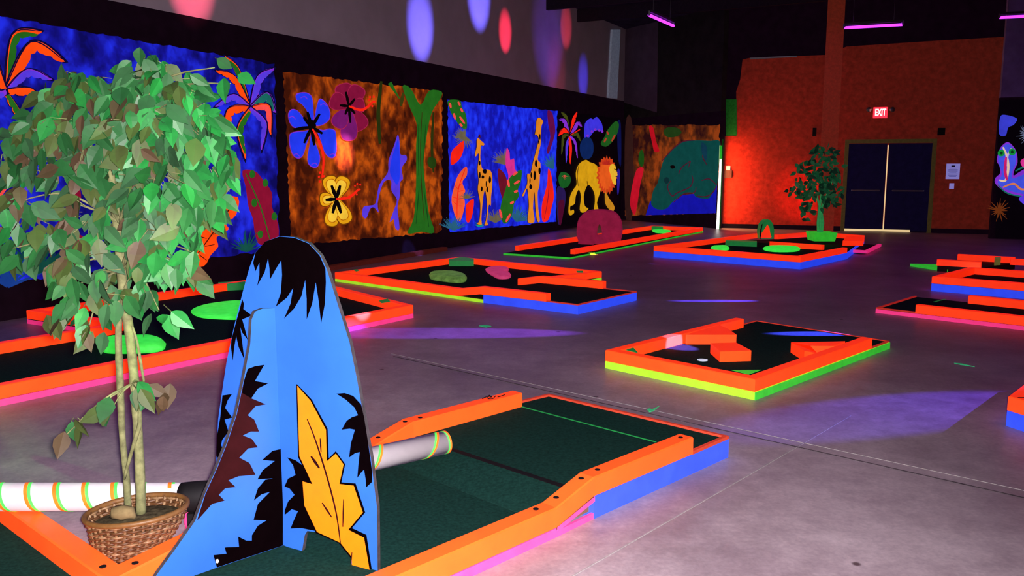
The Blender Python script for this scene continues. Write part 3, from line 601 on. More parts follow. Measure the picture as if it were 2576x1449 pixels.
# ---- hole 5 : far, with tunnel
z=.03
a=G(1266,641); b=G(1432,652); zt=.12
rt0=G(1446,640,.03); rt1=G(1768,581.5,.03)
t5=thing('mini_golf_hole','far narrow mini golf hole with green edge running beneath the magenta tunnel','mini golf hole',(b.x,b.y,0),HG)
l0=lower(G(1296,618,.12),0); l1=lower(G(1639,567.5,.12),0); l2=lower(G(1769,572.5,.12),0)
deck(t5,[a,b,lower(rt1,0),l2,l1],z,GREENP,CARPET,.05)
cen=G(1500,605,z)
rails(t5,[lower(rt0,z),lower(rt1,z),lower(l1,z),lower(l0,z)],cen,.09)
block(t5,[(1639,568.2),(1668,568),(1668,569.8),(1639,569.8)],.118,.085,DGREEN,'corner_block')
rock('bright green rock at the far end of the tunnel hole',[(1641,580),(1665,579),(1688,582),(1676,587),(1650,586)],z+.002,.03,ROCKG)
# magenta ring tunnel
tc=G(1508,614,z); 
tn=thing('ring_tunnel','round magenta ring with a small opening straddling the far lane','tunnel',(tc.x,tc.y,z))
ppx=(1508-1288)/2150
ax=Vc((cos(radians(-8)),sin(radians(-8)),0)); nrm=Vc((sin(radians(-8)),-cos(radians(-8)),0))
sc=1.0*tc.y/2150
outer=[]
for q in[(-57,30),(-54,58),(-44,74),(-28,84),(0,87),(28,84),(43,76),(54,58),(57,30),(52,8),(44,0),(-44,0),(-52,8)]: outer.append(q)
outer=smooth_closed(outer,3)
hole=smooth_closed([(-7,24),(-6,36),(0,52),(6,36),(6,24),(0,20)],3)
mb=MB()
def rp(q,off): return tc+ax*(q[0]*sc)+Vc((0,0,q[1]*sc))+nrm*off
N=len(outer); th=.35
ho=[]
for i in range(N):      # hole point for each outer point by angle
    an=atan2(outer[i][1]-34,outer[i][0]); best=min(hole,key=lambda h:abs(((atan2(h[1]-34,h[0])-an+pi)%(2*pi))-pi)); ho.append(best)
prof=[(1.0,-th/2),(1.0,th/2),(.86,th/2+.05),(.4,th/2+.05)]
ring=[]
for i in range(N):
    o=outer[i];h=ho[i]
    r_=[]
    for s_,f_ in[(1,-th/2),(1,th/2-.04),(.95,th/2)]: r_.append(rp((h[0]+(o[0]-h[0])*s_,h[1]+(o[1]-h[1])*s_),f_))
    r_.append(rp(h,th/2)); r_.append(rp(h,-th/2)); ring.append(r_)
vs_=[v for r_ in ring for v in r_]; K=5
fs=[(i*K+k,((i+1)%N)*K+k,((i+1)%N)*K+(k+1)%K,i*K+(k+1)%K) for i in range(N) for k in range(K)]
mesh('ring_body',vs_,fs,PURPR,tn)
mb=MB(); mb.prism([rp((-12,2),.19),rp((12,2),.19),rp((14,0),.19+.001),rp((-14,0),.19+.001)],nrm*.01,DARK); mb.build('threshold',tn)
# ---- hole 6 : far right with bush hut
z=.11
a=G(1644,647); f=G(2012.5,677.7); r=G(2130,652)
t6=thing('mini_golf_hole','blue-based mini golf hole in front of the wall column with a hut','mini golf hole',(f.x,f.y,0),HG)
bL=lower(G(1801,597,.2),0); bM=lower(G(1907,586,.2),0); bN=lower(G(2036,583,.2),0); bR=lower(G(2081,585,.2),0); bS=lower(G(2175,592,.2),0)
br_=lower(G(2120,618,.2),0)
deck(t6,[a,f,r,bS,bR,bL],z,BLUE,CARPET)
cen=G(1880,625,z)
rails(t6,[lower(bM,z),lower(a,z),lower(f,z),lower(r,z)],cen,.09)
rails(t6,[lower(G(1948,590,.2),z),lower(G(2036,583.5,.2),z)],G(1990,640,z),.09); rails(t6,[lower(bR,z),lower(bS,z)],G(2050,640,z),.09)
rr=rails(t6,[lower(G(1937,607,.2),z),lower(G(2074,616,.2),z)],G(2000,680,z),.09)
slab(t6,[G(2120,606,.2),G(2172,606,.2),G(2175,594,.2),G(2130,594,.2)],z,.09,ORANGE,'bumper_rail')
block(t6,[(1825,603),(1904,606),(1904,609),(1825,606)],.2,.09,DGREEN,'green_rail'); block(t6,[(1905,604),(1936,606),(1936,612),(1905,610)],.2,.09,DARK,'hut_step')
rim(t6,[G(2131,634,.03),G(2182,638,.03),G(2217,620,.03)],G(2150,610,.03),PINK,.05,.06)
slab(t6,[G(2131,630,.06),G(2182,633,.06),G(2215,617,.06),G(2160,612,.06)],.03,.03,CARPET,'tee_mat')
rock('small bright green rock on the left of the blue hole',[(1789,626),(1800,623),(1828,623),(1833,629),(1810,631)],z+.003,.05,ROCKG)
rock('long bright green rock on the right of the blue hole',[(1920,628),(1945,624),(1990,625),(2012,629),(1995,634),(1945,634)],z+.003,.06,ROCKG)
# green arch hut with orange doorway
hc=G(1929,601,z); hs=hc.y/2150; hut=thing('arch_hut','dark green arch with a glowing orange doorway on the blue hole','hut',(hc.x,hc.y,z))
ar=[(-17,0),(-18,20),(-14,38),(-7,46),(0,49),(7,47),(14,38),(18,20),(17,0)]
def hp(q,o=0): return hc+Vc((q[0]*hs,o,q[1]*hs))
mb=MB(); mb.prism([hp(q) for q in ar],(0,.22,0),DGREEN,DGREEN); mb.build('arch_shell',hut)
mb=MB(); mb.prism([hp(q,-.012) for q in[(-16,2),(-14,14),(-6,26),(0,36),(5,28),(7,16),(11,6),(10,2)]],(0,.02,0),ORANGE); mb.build('doorway_panel',hut)
mb=MB(); mb.prism([hp(q,-.004) for q in[(-17.5,0),(-18,20),(-14.5,36),(-12,38),(-14.5,20),(-15,0)]],(0,.01,0),DARK); mb.build('dark_edge',hut)
# ---- holes 7, 8, 9
z=.1
a=G(2342,732); b=G(2576,752.5); d_=(b-a).normalized(); b2=a+d_*3
t7=thing('mini_golf_hole','blue-based mini golf hole at right edge with a green wedge platform','mini golf hole',(a.x,a.y,0),HG)
c_=lower(G(2474,663,.19),0); dd=(c_-a).normalized(); e=b2+dd*1.45; c2_=a+dd*1.45
deck(t7,[a,b2,e,c2_],z,BLUE,CARPET); cen=(a+b2+e+c2_)/4
rails(t7,[lower(e,z),lower(c2_,z),lower(a,z),lower(b2,z)],cen,.09)
g0=G(2290,663.5,.04); g1=G(2384,678,.04); g2=G(2428,671,.04); g3=G(2368,665,.04)
slab(t7,[g0,g1,g2,g3],0,.04,GREENP,'tee_platform')
ra0=lower(G(2359.4,650,.2),z); ra1=lower(G(2470,656,.2),z); rails(t7,[ra0,ra1],G(2400,690,z),.09)
rb0=lower(G(2412,637,.2),z); rb1=lower(G(2555,645,.2),z); rails(t7,[rb0,rb1],G(2480,690,z),.09); rails(t7,[rb1+Vc((-.2,-.2,0)),rb1+Vc((1.0,-.75,0))],G(2480,700,z),.09)
mb=MB(); mb.prism([lower(x,0) for x in[ra0,rb0,rb1,ra1]],(0,0,z-.005),DARK); mb.build('base_board',t7)
block(t7,[(2502,647),(2518,646.5),(2518,651),(2502,652)],.203,.095,M('olive_paint',(.12,.12,.03),(.1,.09,.02),.8),'corner_block')
z=.045
a=G(2202.4,786.6); b=G(2576,831.5); d_=(b-a).normalized(); b2=a+d_*3.2; bk=lower(G(2300,743.5,.06),0); dd=(bk-a).normalized(); W_=(bk-a).length; e=b2+dd*W_
t8=thing('mini_golf_hole','pink-based mini golf lane with two parallel rails at the right edge','mini golf hole',(a.x,a.y,0),HG)
deck(t8,[a,b2,e,bk],z,PINK,CARPET)
rs=G(2308,785,.06); rs=lower(a+d_*((lower(rs,0)-a).length-.02),z); rails(t8,[rs,lower(b2,z)],(a+e)/2,.09)
rk=lower(bk+d_*.62,z); rails(t8,[rk,lower(e,z)],(a+b2)/2,.09)
rim(t8,[lower(bk,z),lower(a,z),rs],(b2+e)/2,DLIP,.014,.03)
strip(t8,G(2350,760,z),G(2378,753,z),.02,DGREEN,'tape_line',z+.002)
z=.1
a=G(2530,1071); b=G(2600,1094,0); d_=(b-a).normalized(); b2=a+d_*1.2; k_=lower(G(2576,966,.19),0); dd=(k_-a).normalized(); e=a+dd*1.3
t9=thing('mini_golf_hole','corner of an orange-railed blue-based mini golf hole cut off by right edge','mini golf hole',(a.x,a.y,0),HG)
deck(t9,[a,b2,b2+dd*1.3,e],z,BLUE,CARPET); rails(t9,[lower(b2,z),lower(a,z),lower(e,z)],(b2+e)/2,.09)
mb=MB(); p_=G(2569,1000,.192); mb.box(p_,(.04,.01,.002),DARK); mb.build('screw_hole',t9)
# low dark red kerb along the left wall
k0=G(700,700); k1_=G(1112,630); mb=MB(); kd=(k1_-k0).normalized(); kn=Vc((kd.y,-kd.x,0)); mb.prism([k0,k1_,k1_+kn*.12,k0+kn*.12],(0,0,.07),M('dark_red_kerb_paint',(.14,.02,.015),(.022,.003,.002),1,.7,.2))
tag(mb.build('wall_kerb'),'low dark red kerb lying along the foot of the left mural wall','kerb')
# ------------------------------------------------------------ blue display (two interlocking boards)
T8=(400,570,1.648)
def z8(q): return (T8[0]+q[0]/T8[2],T8[1]+q[1]/T8[2])
J=G(715,1372,.05)
PA=Plane(J,J+Vc((cos(radians(-28)),sin(radians(-28)),0))); PB=Plane(J,J+Vc((cos(radians(230)),sin(radians(230)),0)))
ds=thing('painted_display','tall blue cut-out display with black feather tufts and a yellow-orange leaf','display',(J.x,J.y,.047))
TH=.018
def a_z(q,zz):  # on board A, keep column, force height
    h=PA.hit(*z8(q)); return Vc((h.x,h.y,zz))
Af=[(500,40),(560,44),(620,68),(668,118),(695,175),(740,320),(790,480),(822,640),(855,830),(878,960),(890,1060),(903,1160),(905,1300),(906,1415)]
Af3=[PA.hit(*z8(q)) for q in Af]; br0=Af3[-1]
pts=Af3+[Vc((br0.x,br0.y,.05))]
foot=PA.hit(*z8((800,1449))); pts+=[Vc((foot.x,foot.y,.05))]
pts+=[PA.hit(*z8(q)) for q in[(799,1385),(790,1350),(755,1315),(700,1288),(655,1268),(615,1262),(604,1280),(592,1352),(518,1322)]]
lft=[(236,1100),(238,950),(245,800),(262,680),(280,560),(310,420),(350,260),(375,170),(398,110),(440,62)]
l0_=PA.hit(*z8(lft[0])); pts+=[Vc((l0_.x,l0_.y,.15))]
pts+=[PA.hit(*z8(q)) for q in lft]
mb=MB(); mb.prism(pts,-PA.n*TH,DISPBLUE,DISPEDGE); bA=mb.build('front_board',ds)
Bf=[(514,337),(430,340),(398,352),(384,385),(378,490),(350,640),(320,780),(280,900),(240,1000),(190,1110),(150,1220),(80,1320),(0,1430),(-40,1490),(60,1480),(150,1446),(240,1414),(516,1322)]
Bp=[PB.hit(*z8(q)) for q in Bf]
mb=MB(); mb.prism(Bp,-PB.n*TH,DISPBLUE,DISPEDGE); bB=mb.build('cross_board',ds)
class Art(Mural):
    def __init__(s,plane,T,par): super().__init__(plane,T); s.par=par
    def poly(s,pts,m,smooth=False,k=3,raw=False):
        s.l+=1; off=.0012+s.l*.00025
        if smooth: pts=smooth_closed(pts,k)
        s.mb.add([s.p.hit(*s.px(q),off) for q in pts],[tuple(range(len(pts)))],m)
def spikes(pts,bulge=.12):      # tufts: curve edges slightly inward between points
    out=[]; n=len(pts)
    for i in range(n):
        a,b=pts[i],pts[(i+1)%n]; out.append(a); mx,my=(a[0]+b[0])/2,(a[1]+b[1])/2; dx,dy=b[0]-a[0],b[1]-a[1]; out.append((mx-dy*bulge,my+dx*bulge))
    return out
A_=Art(PA,T8,ds)
A_.poly([(390,150),(400,108),(440,62),(500,41),(560,46),(620,70),(666,120),(690,175),(692,230),(688,320),(672,402),(662,310),(650,232),(635,320),(612,385),(612,300),(606,222),(590,290),(560,340),(518,382),(545,320),(556,255),(530,295),(484,332),(505,275),(510,200),(507,140),(485,175),(460,220),(458,175),(452,133),(438,190),(407,246),(416,200),(416,150),(400,186)],DISPBLK)
A_.poly([(345,300),(352,320),(350,342),(385,368),(345,385),(355,420),(368,470),(345,440),(337,418),(345,480),(354,552),(330,500),(320,455),(312,500),(306,557),(298,500),(300,470),(318,400),(335,340)],DISPBLK)
A_.poly([(263,700),(303,694),(285,720),(274,752),(304,792),(272,800),(288,850),(262,885),(258,905),(266,930),(240,962),(238,950),(240,870),(254,790)],DISPBLK)
A_.poly([(735,693),(770,690),(805,702),(838,738),(850,790),(866,890),(876,960),(884,1020),(882,1060),(858,1082),(856,1045),(850,1008),(838,1020),(822,1042),(826,990),(832,935),(812,940),(788,958),(795,900),(812,842),(790,838),(757,842),(778,805),(800,790),(825,782),(810,750),(775,718)],DISPBLK)
A_.poly([(531,957),(565,968),(595,990),(615,1020),(636,1066),(600,1055),(600,1100),(625,1180),(665,1246),(650,1262),(600,1252),(586,1250),(545,1252),(560,1215),(576,1180),(550,1172),(521,1196),(521,1178),(535,1140),(562,1112),(540,1085),(520,1078),(535,1045),(566,1030),(556,990)],DISPBLK)
A_.poly([(569,653),(574,655),(634,718),(699,838),(704,960),(733,931),(772,985),(756,1060),(815,1065),(855,1185),(800,1250),(860,1278),(882,1420),(860,1420),(800,1380),(745,1310),(650,1270),(598,1158),(590,1050),(629,1062),(576,955)],DISPBLK)
A_.poly([(573,660),(628,722),(692,842),(696,973),(733,941),(765,986),(748,1067),(807,1074),(845,1185),(785,1257),(850,1290),(874,1430),(880,1455),(800,1455),(799,1370),(752,1311),(655,1266),(602,1155),(595,1056),(636,1068),(582,952)],DISPORG)
for st_,w_ in[([(614,798),(650,890),(700,1050),(735,1190),(752,1312)],7),([(630,952),(665,1002)],12),([(668,878),(672,935)],7),([(676,1145),(716,1205)],8),([(765,1130),(762,1245)],6),([(800,1350),(795,1400)],5)]: A_.stroke(st_,w_,DISPREDBLK)
o=A_.mb.build('painted_decoration',ds)
B_=Art(PB,T8,ds)
B_.poly([(437,573),(415,610),(398,640),(453,650),(410,672),(383,712),(443,737),(400,745),(368,782),(395,800),(415,850),(380,850),(348,866),(385,880),(410,915),(370,920),(333,958),(375,980),(400,1029),(330,1035),(288,1052),(318,1080),(275,1085),(248,1112),(272,1136),(220,1150),(165,1212),(158,1218),(192,1110),(242,1000),(282,900),(322,780),(352,640),(368,590),(400,578)],DISPREDBLK)
B_.poly([(368,590),(400,578),(437,573),(415,610),(398,640),(453,650),(410,672),(383,712),(345,690),(352,640)],DISPBLK)
B_.poly([(514,920),(514,1322),(240,1413),(226,1362),(280,1356),(272,1330),(332,1328),(328,1285),(362,1302),(385,1302),(385,1280),(410,1240),(446,1218),(392,1216),(410,1150),(460,1100),(425,1110),(393,1136),(410,1085),(440,1050),(472,1044),(408,1048),(430,1010),(480,972),(428,968),(470,930)],DISPBLK)
B_.poly([(235,1380),(245,1378),(250,1388),(242,1398),(235,1392)],paint(230,200,190))
B_.mb.build('painted_decoration',ds)
# ------------------------------------------------------------ striped ball pipe
zp=.137; rp_=.06
pa=G(-260,1250,zp+rp_); pb=G(474,1250,zp+rp_); 
bp=thing('ball_pipe','white plastic ball pipe with spiral orange and green tape and black elbow','pipe',(pb.x,pb.y,zp))
pc=pb+Vc((.05,0,0)); pe=G(1122,1112,.19)
def pipe(par,a,b,r,name,seg=28):
    mb=MB(); t=(b-a).normalized(); u=t.orthogonal().normalized(); w_=t.cross(u); L=(b-a).length
    def ringp(s_,rr): return [a+t*s_+(u*cos(2*pi*k/seg)+w_*sin(2*pi*k/seg))*rr for k in range(seg)]
    v=[];
    for s_,rr in((0,r),(L,r),(L,r*.9),(L-.3,r*.9)): v+=ringp(s_,rr)
    mb.add(v,[(i*seg+k,i*seg+(k+1)%seg,(i+1)*seg+(k+1)%seg,(i+1)*seg+k) for i in range(3) for k in range(seg)],WHITEPIPE)
    return mb.build(name,par,True),t,u,w_,L
def spiral(par,a,t,u,w_,r,s0,pitch,turns,width,m,name='tape_stripe',ph=0,seg=28,sg=1):
    v=[];n=int(turns*seg)
    for k in range(n+1):
        an=sg*2*pi*k/seg+ph; s_=s0+pitch*k/seg
        for dw in(0,width): v.append(a+t*(s_+dw)+(u*cos(an)+w_*sin(an))*(r+.0012))
    return mesh(name,v,[(2*i,2*i+1,2*i+3,2*i+2) for i in range(n)],m,par,None,True)
o,t,u,w_,L=pipe(bp,pa,pb,rp_,'long_pipe_section')
TO=M('orange_tape',(.9,.2,.02),(.6,.05,.0),1,.5); TG=M('green_tape',(.1,.7,.1),(.03,.5,.05),1,.5)
spiral(bp,pa,t,u,w_,rp_,.05,-.122 if False else .122,(L-.12)/.122,.016,TO); spiral(bp,pa,t,u,w_,rp_,.066,.122,(L-.13)/.122,.014,TG)
o,t,u,w_,L=pipe(bp,pc+Vc((.06,.03,0)),pe,rp_*.97,'short_pipe_section')
ps=pc+Vc((.06,.03,0))
def rst(s0,tn,m,wd): spiral(bp,ps,t,u,w_,rp_*.97,s0,.2,tn,wd,m,'tape_stripe',0,28,-1)
rst(.0,1.1,TO,.016); rst(.018,1.1,TG,.014)
rst(L-.56,1.0,TG,.012); rst(L-.548,1.0,TO,.012); rst(L-.24,1.0,TG,.012); rst(L-.228,1.0,TO,.012)
spiral(bp,ps,t,u,w_,rp_*.97,L-.010,0,1,.009,TO); spiral(bp,ps,t,u,w_,rp_*.97,L-.02,0,1,.008,TG)
mb=MB(); mb.tube([pb-Vc((.03,0,0)),pb,pb+Vc((.05,.008,0)),pb+Vc((.1,.02,0)),pb+Vc((.13,.04,0))],[.061,.064,.066,.064,.061],DARK,20); mb.build('elbow_joint',bp,True)
mb=MB(); mb.box((pb.x+.05,pb.y+.02,(zp-.005)/2),(.1,.1,zp-.005),DARK); mb.build('elbow_stand',bp)
# small pink block by the pot
pk=G(487,1325,.0); mb=MB(); mb.tube([pk+Vc((0,0,.0)),pk+Vc((.0,0,.03)),pk+Vc((0,0,.085)),pk+Vc((0,0,.1))],[.035,.04,.034,.012],PINK,16); tag(mb.build('pink_marker',None,True),'small rounded pink marker on the floor between pot and blue display','marker')
# ------------------------------------------------------------ potted tree
DS=1.0
pc_=D(350,1372,3.24*DS); pot_c=Vc((pc_.x,pc_.y,0)); 
tr=thing('potted_tree','large leafy artificial tree with pale trunks in an oval wicker basket','tree',(pot_c.x,pot_c.y,.0))
# basket : oval, weave of strands round stakes
def ov(an,rx,ry,z_,c=pot_c): 
    R=radians(12); x=rx*cos(an); y=ry*sin(an); k=max(0,1-z_/.2); dx=-.07*k; dy=.03*k
    return Vc((c.x+dx+x*cos(R)-y*sin(R),c.y+dy+x*sin(R)+y*cos(R),z_+.05*x*min(1,z_/.2)))
zb0=.135 if False else .03; zt0=.235
topc=D(350,1278,3.24*DS); zt0=topc.z; botz=G(350,1405,0).z
bh=zt0; mb=MB(); NS=34; rows=11
def br_at(u): return (.115+.075*u, .085+.065*u)
for i in range(NS):
    an=2*pi*i/NS; pts=[]
    for k in range(rows+1):
        u=k/rows; rx,ry=br_at(u); pts.append(ov(an,rx,ry,.01+u*bh*.95))
    mb.tube(pts,.0068,WICK2,5)
for k in range(rows*2):
    u=(k+.5)/(rows*2); rx,ry=br_at(u); pts=[]; n=NS*4
    for q in range(n+1):
        an=2*pi*q/n; d_=.006*sin(an*NS/2+ (pi if k%2 else 0)+pi/2); pts.append(ov(an,rx+d_,ry+d_,.01+u*bh*.95))
    mb.tube(pts,.0056,WICK1 if k%2 else WICK2 if k%4==0 else WICK1,5,False)
mb.build('wicker_basket',tr,True)
mb=MB(); rx,ry=br_at(1.0)
mb.tube([ov(2*pi*q/60,rx,ry,bh*.97) for q in range(61)],.011,M('wicker_rim',(.17,.075,.02),None,1,.5,.4,.2,50),8,False); mb.build('basket_rim',tr,True)
mb=MB(); v=[ov(2*pi*q/40,rx*.95*s_,ry*.95*s_,bh*.80+h_) for s_,h_ in((1,0),(.75,.012),(.4,.02)) for q in range(40)]+[ov(0,0,0,bh*.80+.022)]
f_=[(r_*40+q,r_*40+(q+1)%40,(r_+1)*40+(q+1)%40,(r_+1)*40+q) for r_ in range(2) for q in range(40)]+[(80+q,80+(q+1)%40,120) for q in range(40)]
mb.add(v,f_,SOIL); mb.build('moss_filler',tr,True)
mb=MB(); v=[ov(2*pi*q/40,rx*.97*s_,ry*.97*s_,h_) for s_,h_ in((1,bh*.95),(.66,.02)) for q in range(40)]; mb.add(v,[(q,(q+1)%40,40+(q+1)%40,40+q) for q in range(40)]+[tuple(range(40,80))],WICK1); mb.build('basket_liner',tr,True)
st_c=D(310,1290,3.12*DS); vs_=[];fs=[]
mb=MB(); mb.tube([st_c+Vc((-.045,0,-.02)),st_c+Vc((-.03,0,0)),st_c,st_c+Vc((.03,0,.0)),st_c+Vc((.045,.0,-.02))],[.008,.026,.03,.024,.006],STONE,10); mb.build('stone',tr,True)
def T(x,y,d=3.22): return D(x,y,d*DS)
mb=MB()
trk=[([(355,1290,3.2),(352,1180,3.2),(345,1060,3.21),(338,960,3.22),(326,840,3.23),(310,740,3.25),(303,640,3.26),(292,540,3.27),(278,400,3.27),(300,290,3.27)],[.021,.018,.018,.0185,.019,.018,.02,.017,.010,.005]),
     ([(322,1275,3.24),(318,1200,3.24),(308,1100,3.25),(302,960,3.26),(298,860,3.27),(300,780,3.27),(306,700,3.26)],[.015,.013,.0125,.0135,.014,.012,.01]),
     ([(312,1205,3.22),(330,1140,3.20),(345,1090,3.18),(352,1060,3.18),(350,1000,3.2)],[.006,.007,.0085,.008,.005]),
     ([(362,960,3.2),(352,900,3.21),(345,860,3.22),(333,820,3.22)],[.005,.006,.005,.004])]
for pts,rs in trk:
    p3=[tuple(T(*q))+(r_,) for q,r_ in zip(pts,rs)]
    p3=smooth_open(p3,4)
    mb.tube([q[:3] for q in p3],[q[3]*random.uniform(.93,1.07) for q in p3],BARK,10)
mb.build('trunk',tr,True)
# foliage
clusters=[ # px,py,rx,ry,depth,count
(372,165,42,48,3.2,20),(300,225,60,40,3.22,26),(420,225,90,55,3.15,52),(190,215,62,30,3.2,22),(150,260,50,40,3.2,22),(225,330,110,100,3.1,84),(345,330,110,105,3.0,95),(450,320,90,100,3.05,95),(520,420,55,110,3.08,70),(540,520,25,40,3.05,12),
(110,350,75,70,3.15,44),(250,460,110,75,3.1,64),(390,450,110,90,3.0,84),(480,540,62,60,3.05,38),(40,345,40,30,3.1,9),(10,400,26,30,3.1,6),(35,510,45,45,3.1,12),(70,560,60,50,3.15,18),(95,430,70,40,3.15,22),(240,560,90,60,3.1,38),(390,580,110,60,3.05,56),(30,625,45,35,3.15,8),(60,650,24,26,3.1,4),(130,620,70,40,3.1,14),
(200,670,66,50,3.1,18),(230,760,90,50,3.0,20),(160,720,40,25,3.0,6),(340,700,90,55,3.05,22),(390,640,90,50,3.05,30),(400,780,40,30,3.0,6),(130,820,35,24,3.05,5),(220,835,50,30,3.05,7),(445,690,50,25,3.0,6),(485,690,22,50,3.0,8),(500,640,30,20,3.0,6),(540,170,14,20,3.1,2),(580,210,24,14,3.1,4),(565,420,18,45,3.05,8),(520,320,50,50,3.1,24),(370,1000,28,25,3.1,5),(420,1010,24,35,3.05,4),(280,1030,25,25,3.1,5),(190,1068,20,14,3.1,4),(165,1095,10,10,3.1,2),(330,985,30,18,3.15,5)]
fol=MB(); fol.mats=LEAFM[:]
def leaf(fol,p,dirv,L,W,mi):
    dirv=dirv.normalized(); side=dirv.cross(Vc((random.gauss(0,.5),-1,random.gauss(0,.3)))).normalized(); nn=side.cross(dirv).normalized()
    if nn.y>0: nn=-nn
    fd=W*random.uniform(.05,.28)
    pr=[(0,0),(.12,.28),(.3,.5),(.52,.46),(.75,.25),(.9,.09),(1,0)]
    k=len(fol.v); cv=random.uniform(-.15,.2)*L
    c=[p+dirv*(L*a)-nn*(cv*a*a) for a,b in pr]
    l=[c[i]+side*(W*pr[i][1])+nn*fd*pr[i][1] for i in range(1,6)]; r=[c[i]-side*(W*pr[i][1])+nn*fd*pr[i][1] for i in range(1,6)]
    fol.v+=c+l+r
    F_=[(0,7,1),(0,1,12)]
    for i in range(1,5): F_+=[(i,6+i,7+i,i+1),(i,i+1,12+i,11+i)]
    F_+=[(5,11,6),(5,6,16)]
    for f in F_: fol.f.append([q+k for q in f]); fol.m.append(mi)
tw=MB(); hubs=[(290,430,3.27),(300,560,3.26),(290,330,3.27),(305,680,3.25)]
for (x,y,rx,ry,dp,n) in clusters:
    h=min(hubs,key=lambda q:hypot(q[0]-x,q[1]-y-40)) if y<900 else (345,960,3.22)
    a=T(*h); b=T(x,y,dp); mid=(a+b)/2+Vc((0,0,.07 if y<900 else .02))
    q3=smooth_open([tuple(a),tuple(mid),tuple(b)],5); tw.tube(q3,[.006-.004*i/(len(q3)-1) for i in range(len(q3))],BARK,6)
    for i in range(int(n*.95)):
        an=random.uniform(0,2*pi); rr=random.random()**.5
        dy=rr*sin(an)*ry; dx=rr*cos(an)*rx; dd_=random.gauss(0,.07)+ (1-rr)*-.06
        if abs(x+dx-(290+(y+dy-400)*.05))<26 and 395<y+dy<740: dd_=abs(dd_)+.12+3.26-dp
        p=T(x+dx,y+dy-14,dp+dd_)
        out=Vc((dx/150+random.gauss(0,.35),-.25+random.gauss(0,.35),-.8+random.gauss(0,.38)+(.5 if y<200 else 0)))
        L=random.uniform(.07,.112); gx=(x+dx)
        wts=[4,5 if gx>380 else 1,2.5 if gx<300 else 1.3,2.2,1.4 if gx<250 else .3]  # more bright leaves at right: green party light put into the leaf colours
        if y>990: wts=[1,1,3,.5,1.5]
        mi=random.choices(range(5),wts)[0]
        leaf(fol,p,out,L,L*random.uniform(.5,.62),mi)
        if random.random()<.35:
            tw.tube([b+(p-b)*.45+Vc((0,0,.02)),p],.0018,BARK,4,False)
fo=mesh('foliage',fol.v,fol.f,fol.mats,tr,fol.m); tw.build('twigs',tr,True)
# ------------------------------------------------------------ small tree in green pot near the column
pt=G(2065,617,.11); ps_=pt.y/2150; pt2=thing('potted_plant','small leafy tree in a square green pot before the column','plant',(pt.x,pt.y,.2))
mb=MB(); w0,w1=.19,.22
v=[Vc((pt.x+sx*w_,pt.y+sy*w_,z_)) for z_,w_ in((.2,w0),(.36,w1)) for sx,sy in((-1,-1),(1,-1),(1,1),(-1,1))]
mb.add(v,[(0,1,5,4),(1,2,6,5),(2,3,7,6),(3,0,4,7),(0,3,2,1),(4,5,6,7)],GREENP); mb.build('square_pot',pt2)
GT=M('green_stem',(.08,.4,.12),(.006,.14,.04),.8); GL=M('green_plant_leaf',(.02,.15,.05),(.001,.026,.009),.9,.5,.3,.5,6); GL2=M('dark_plant_leaf',(.008,.05,.02),(.0005,.006,.003),.9)
mb=MB(); dpt=pt.y
for pth in([(2060,600),(2058,560),(2062,520),(2068,480),(2064,430)],[(2064,600),(2070,560),(2066,530),(2056,500),(2050,470)],[(2068,600),(2064,570),(2064,530),(2080,490),(2095,450)]):
    mb.tube([D(x,y,dpt+.02*i) for i,(x,y) in enumerate(pth)],[.03,.026,.022,.016,.01],GT,6)
mb.build('stems',pt2,True)
fl2=MB(); fl2.mats=[GL,GL2]
for (x,y,rx,ry,n) in[(2075,385,28,22,34),(2070,430,40,30,52),(2035,410,22,25,18),(2020,470,30,20,24),(2090,480,28,30,40),(2050,490,40,25,40),(2100,430,18,30,22),(2000,420,14,14,6),(2040,520,30,20,14),(2015,540,18,20,5),(2085,510,20,14,10),(1992,475,12,20,5)]:
    for i in range(n):
        an=random.uniform(0,2*pi); rr=random.random()**.5
        leaf(fl2,D(x+cos(an)*rr*rx,y+sin(an)*rr*ry,dpt+random.gauss(0,.15)),Vc((random.gauss(0,.7),-.3,-.5+random.gauss(0,.5))),random.uniform(.1,.17),.07,random.choice([0,0,1]))
mesh('foliage',fl2.v,fl2.f,fl2.mats,pt2,fl2.m)
# ------------------------------------------------------------ wall fittings
ex=thing('exit_sign','glowing red exit sign high on the orange wall above the door','sign',WB.hit(2214,284,.06))
ec=WB.hit(2214,284,.0); wd=WB.d if WB.d.x>0 else -WB.d
mb=MB(); R=Matrix((wd,-WB.n,Vc((0,0,1)))).transposed(); mb.box(ec+WB.n*.05,(.33,.08,.27),M('exit_housing',(.5,.1,.1),None,1,.5),0,R); mb.build('housing',ex)
mb=MB(); mb.box(ec+WB.n*.095,(.31,.012,.25),EXITR,0,R); mb.build('red_face',ex)
cu=bpy.data.curves.new('exit_text','FONT'); cu.body='EXIT'; cu.size=.19; cu.align_x='CENTER'; cu.align_y='CENTER'; cu.extrude=.003; cu.offset=.004
to=bpy.data.objects.new('t_',cu); COL.objects.link(to); bpy.context.view_layer.update()
me=bpy.data.meshes.new_from_object(to.evaluated_get(bpy.context.evaluated_depsgraph_get())); bpy.data.objects.remove(to)
R4=Matrix((wd,Vc((0,0,1)),WB.n)).transposed().to_4x4(); R4.translation=ec+WB.n*.105; me.transform(R4@Matrix.Diagonal((.62,1.15,1,1))); me.materials.clear(); me.materials.append(EXITW)
lo=bpy.data.objects.new('lettering',me); COL.objects.link(lo); lo.parent=ex; lo.matrix_parent_inverse=Matrix.Translation(-Vc(ex.location))
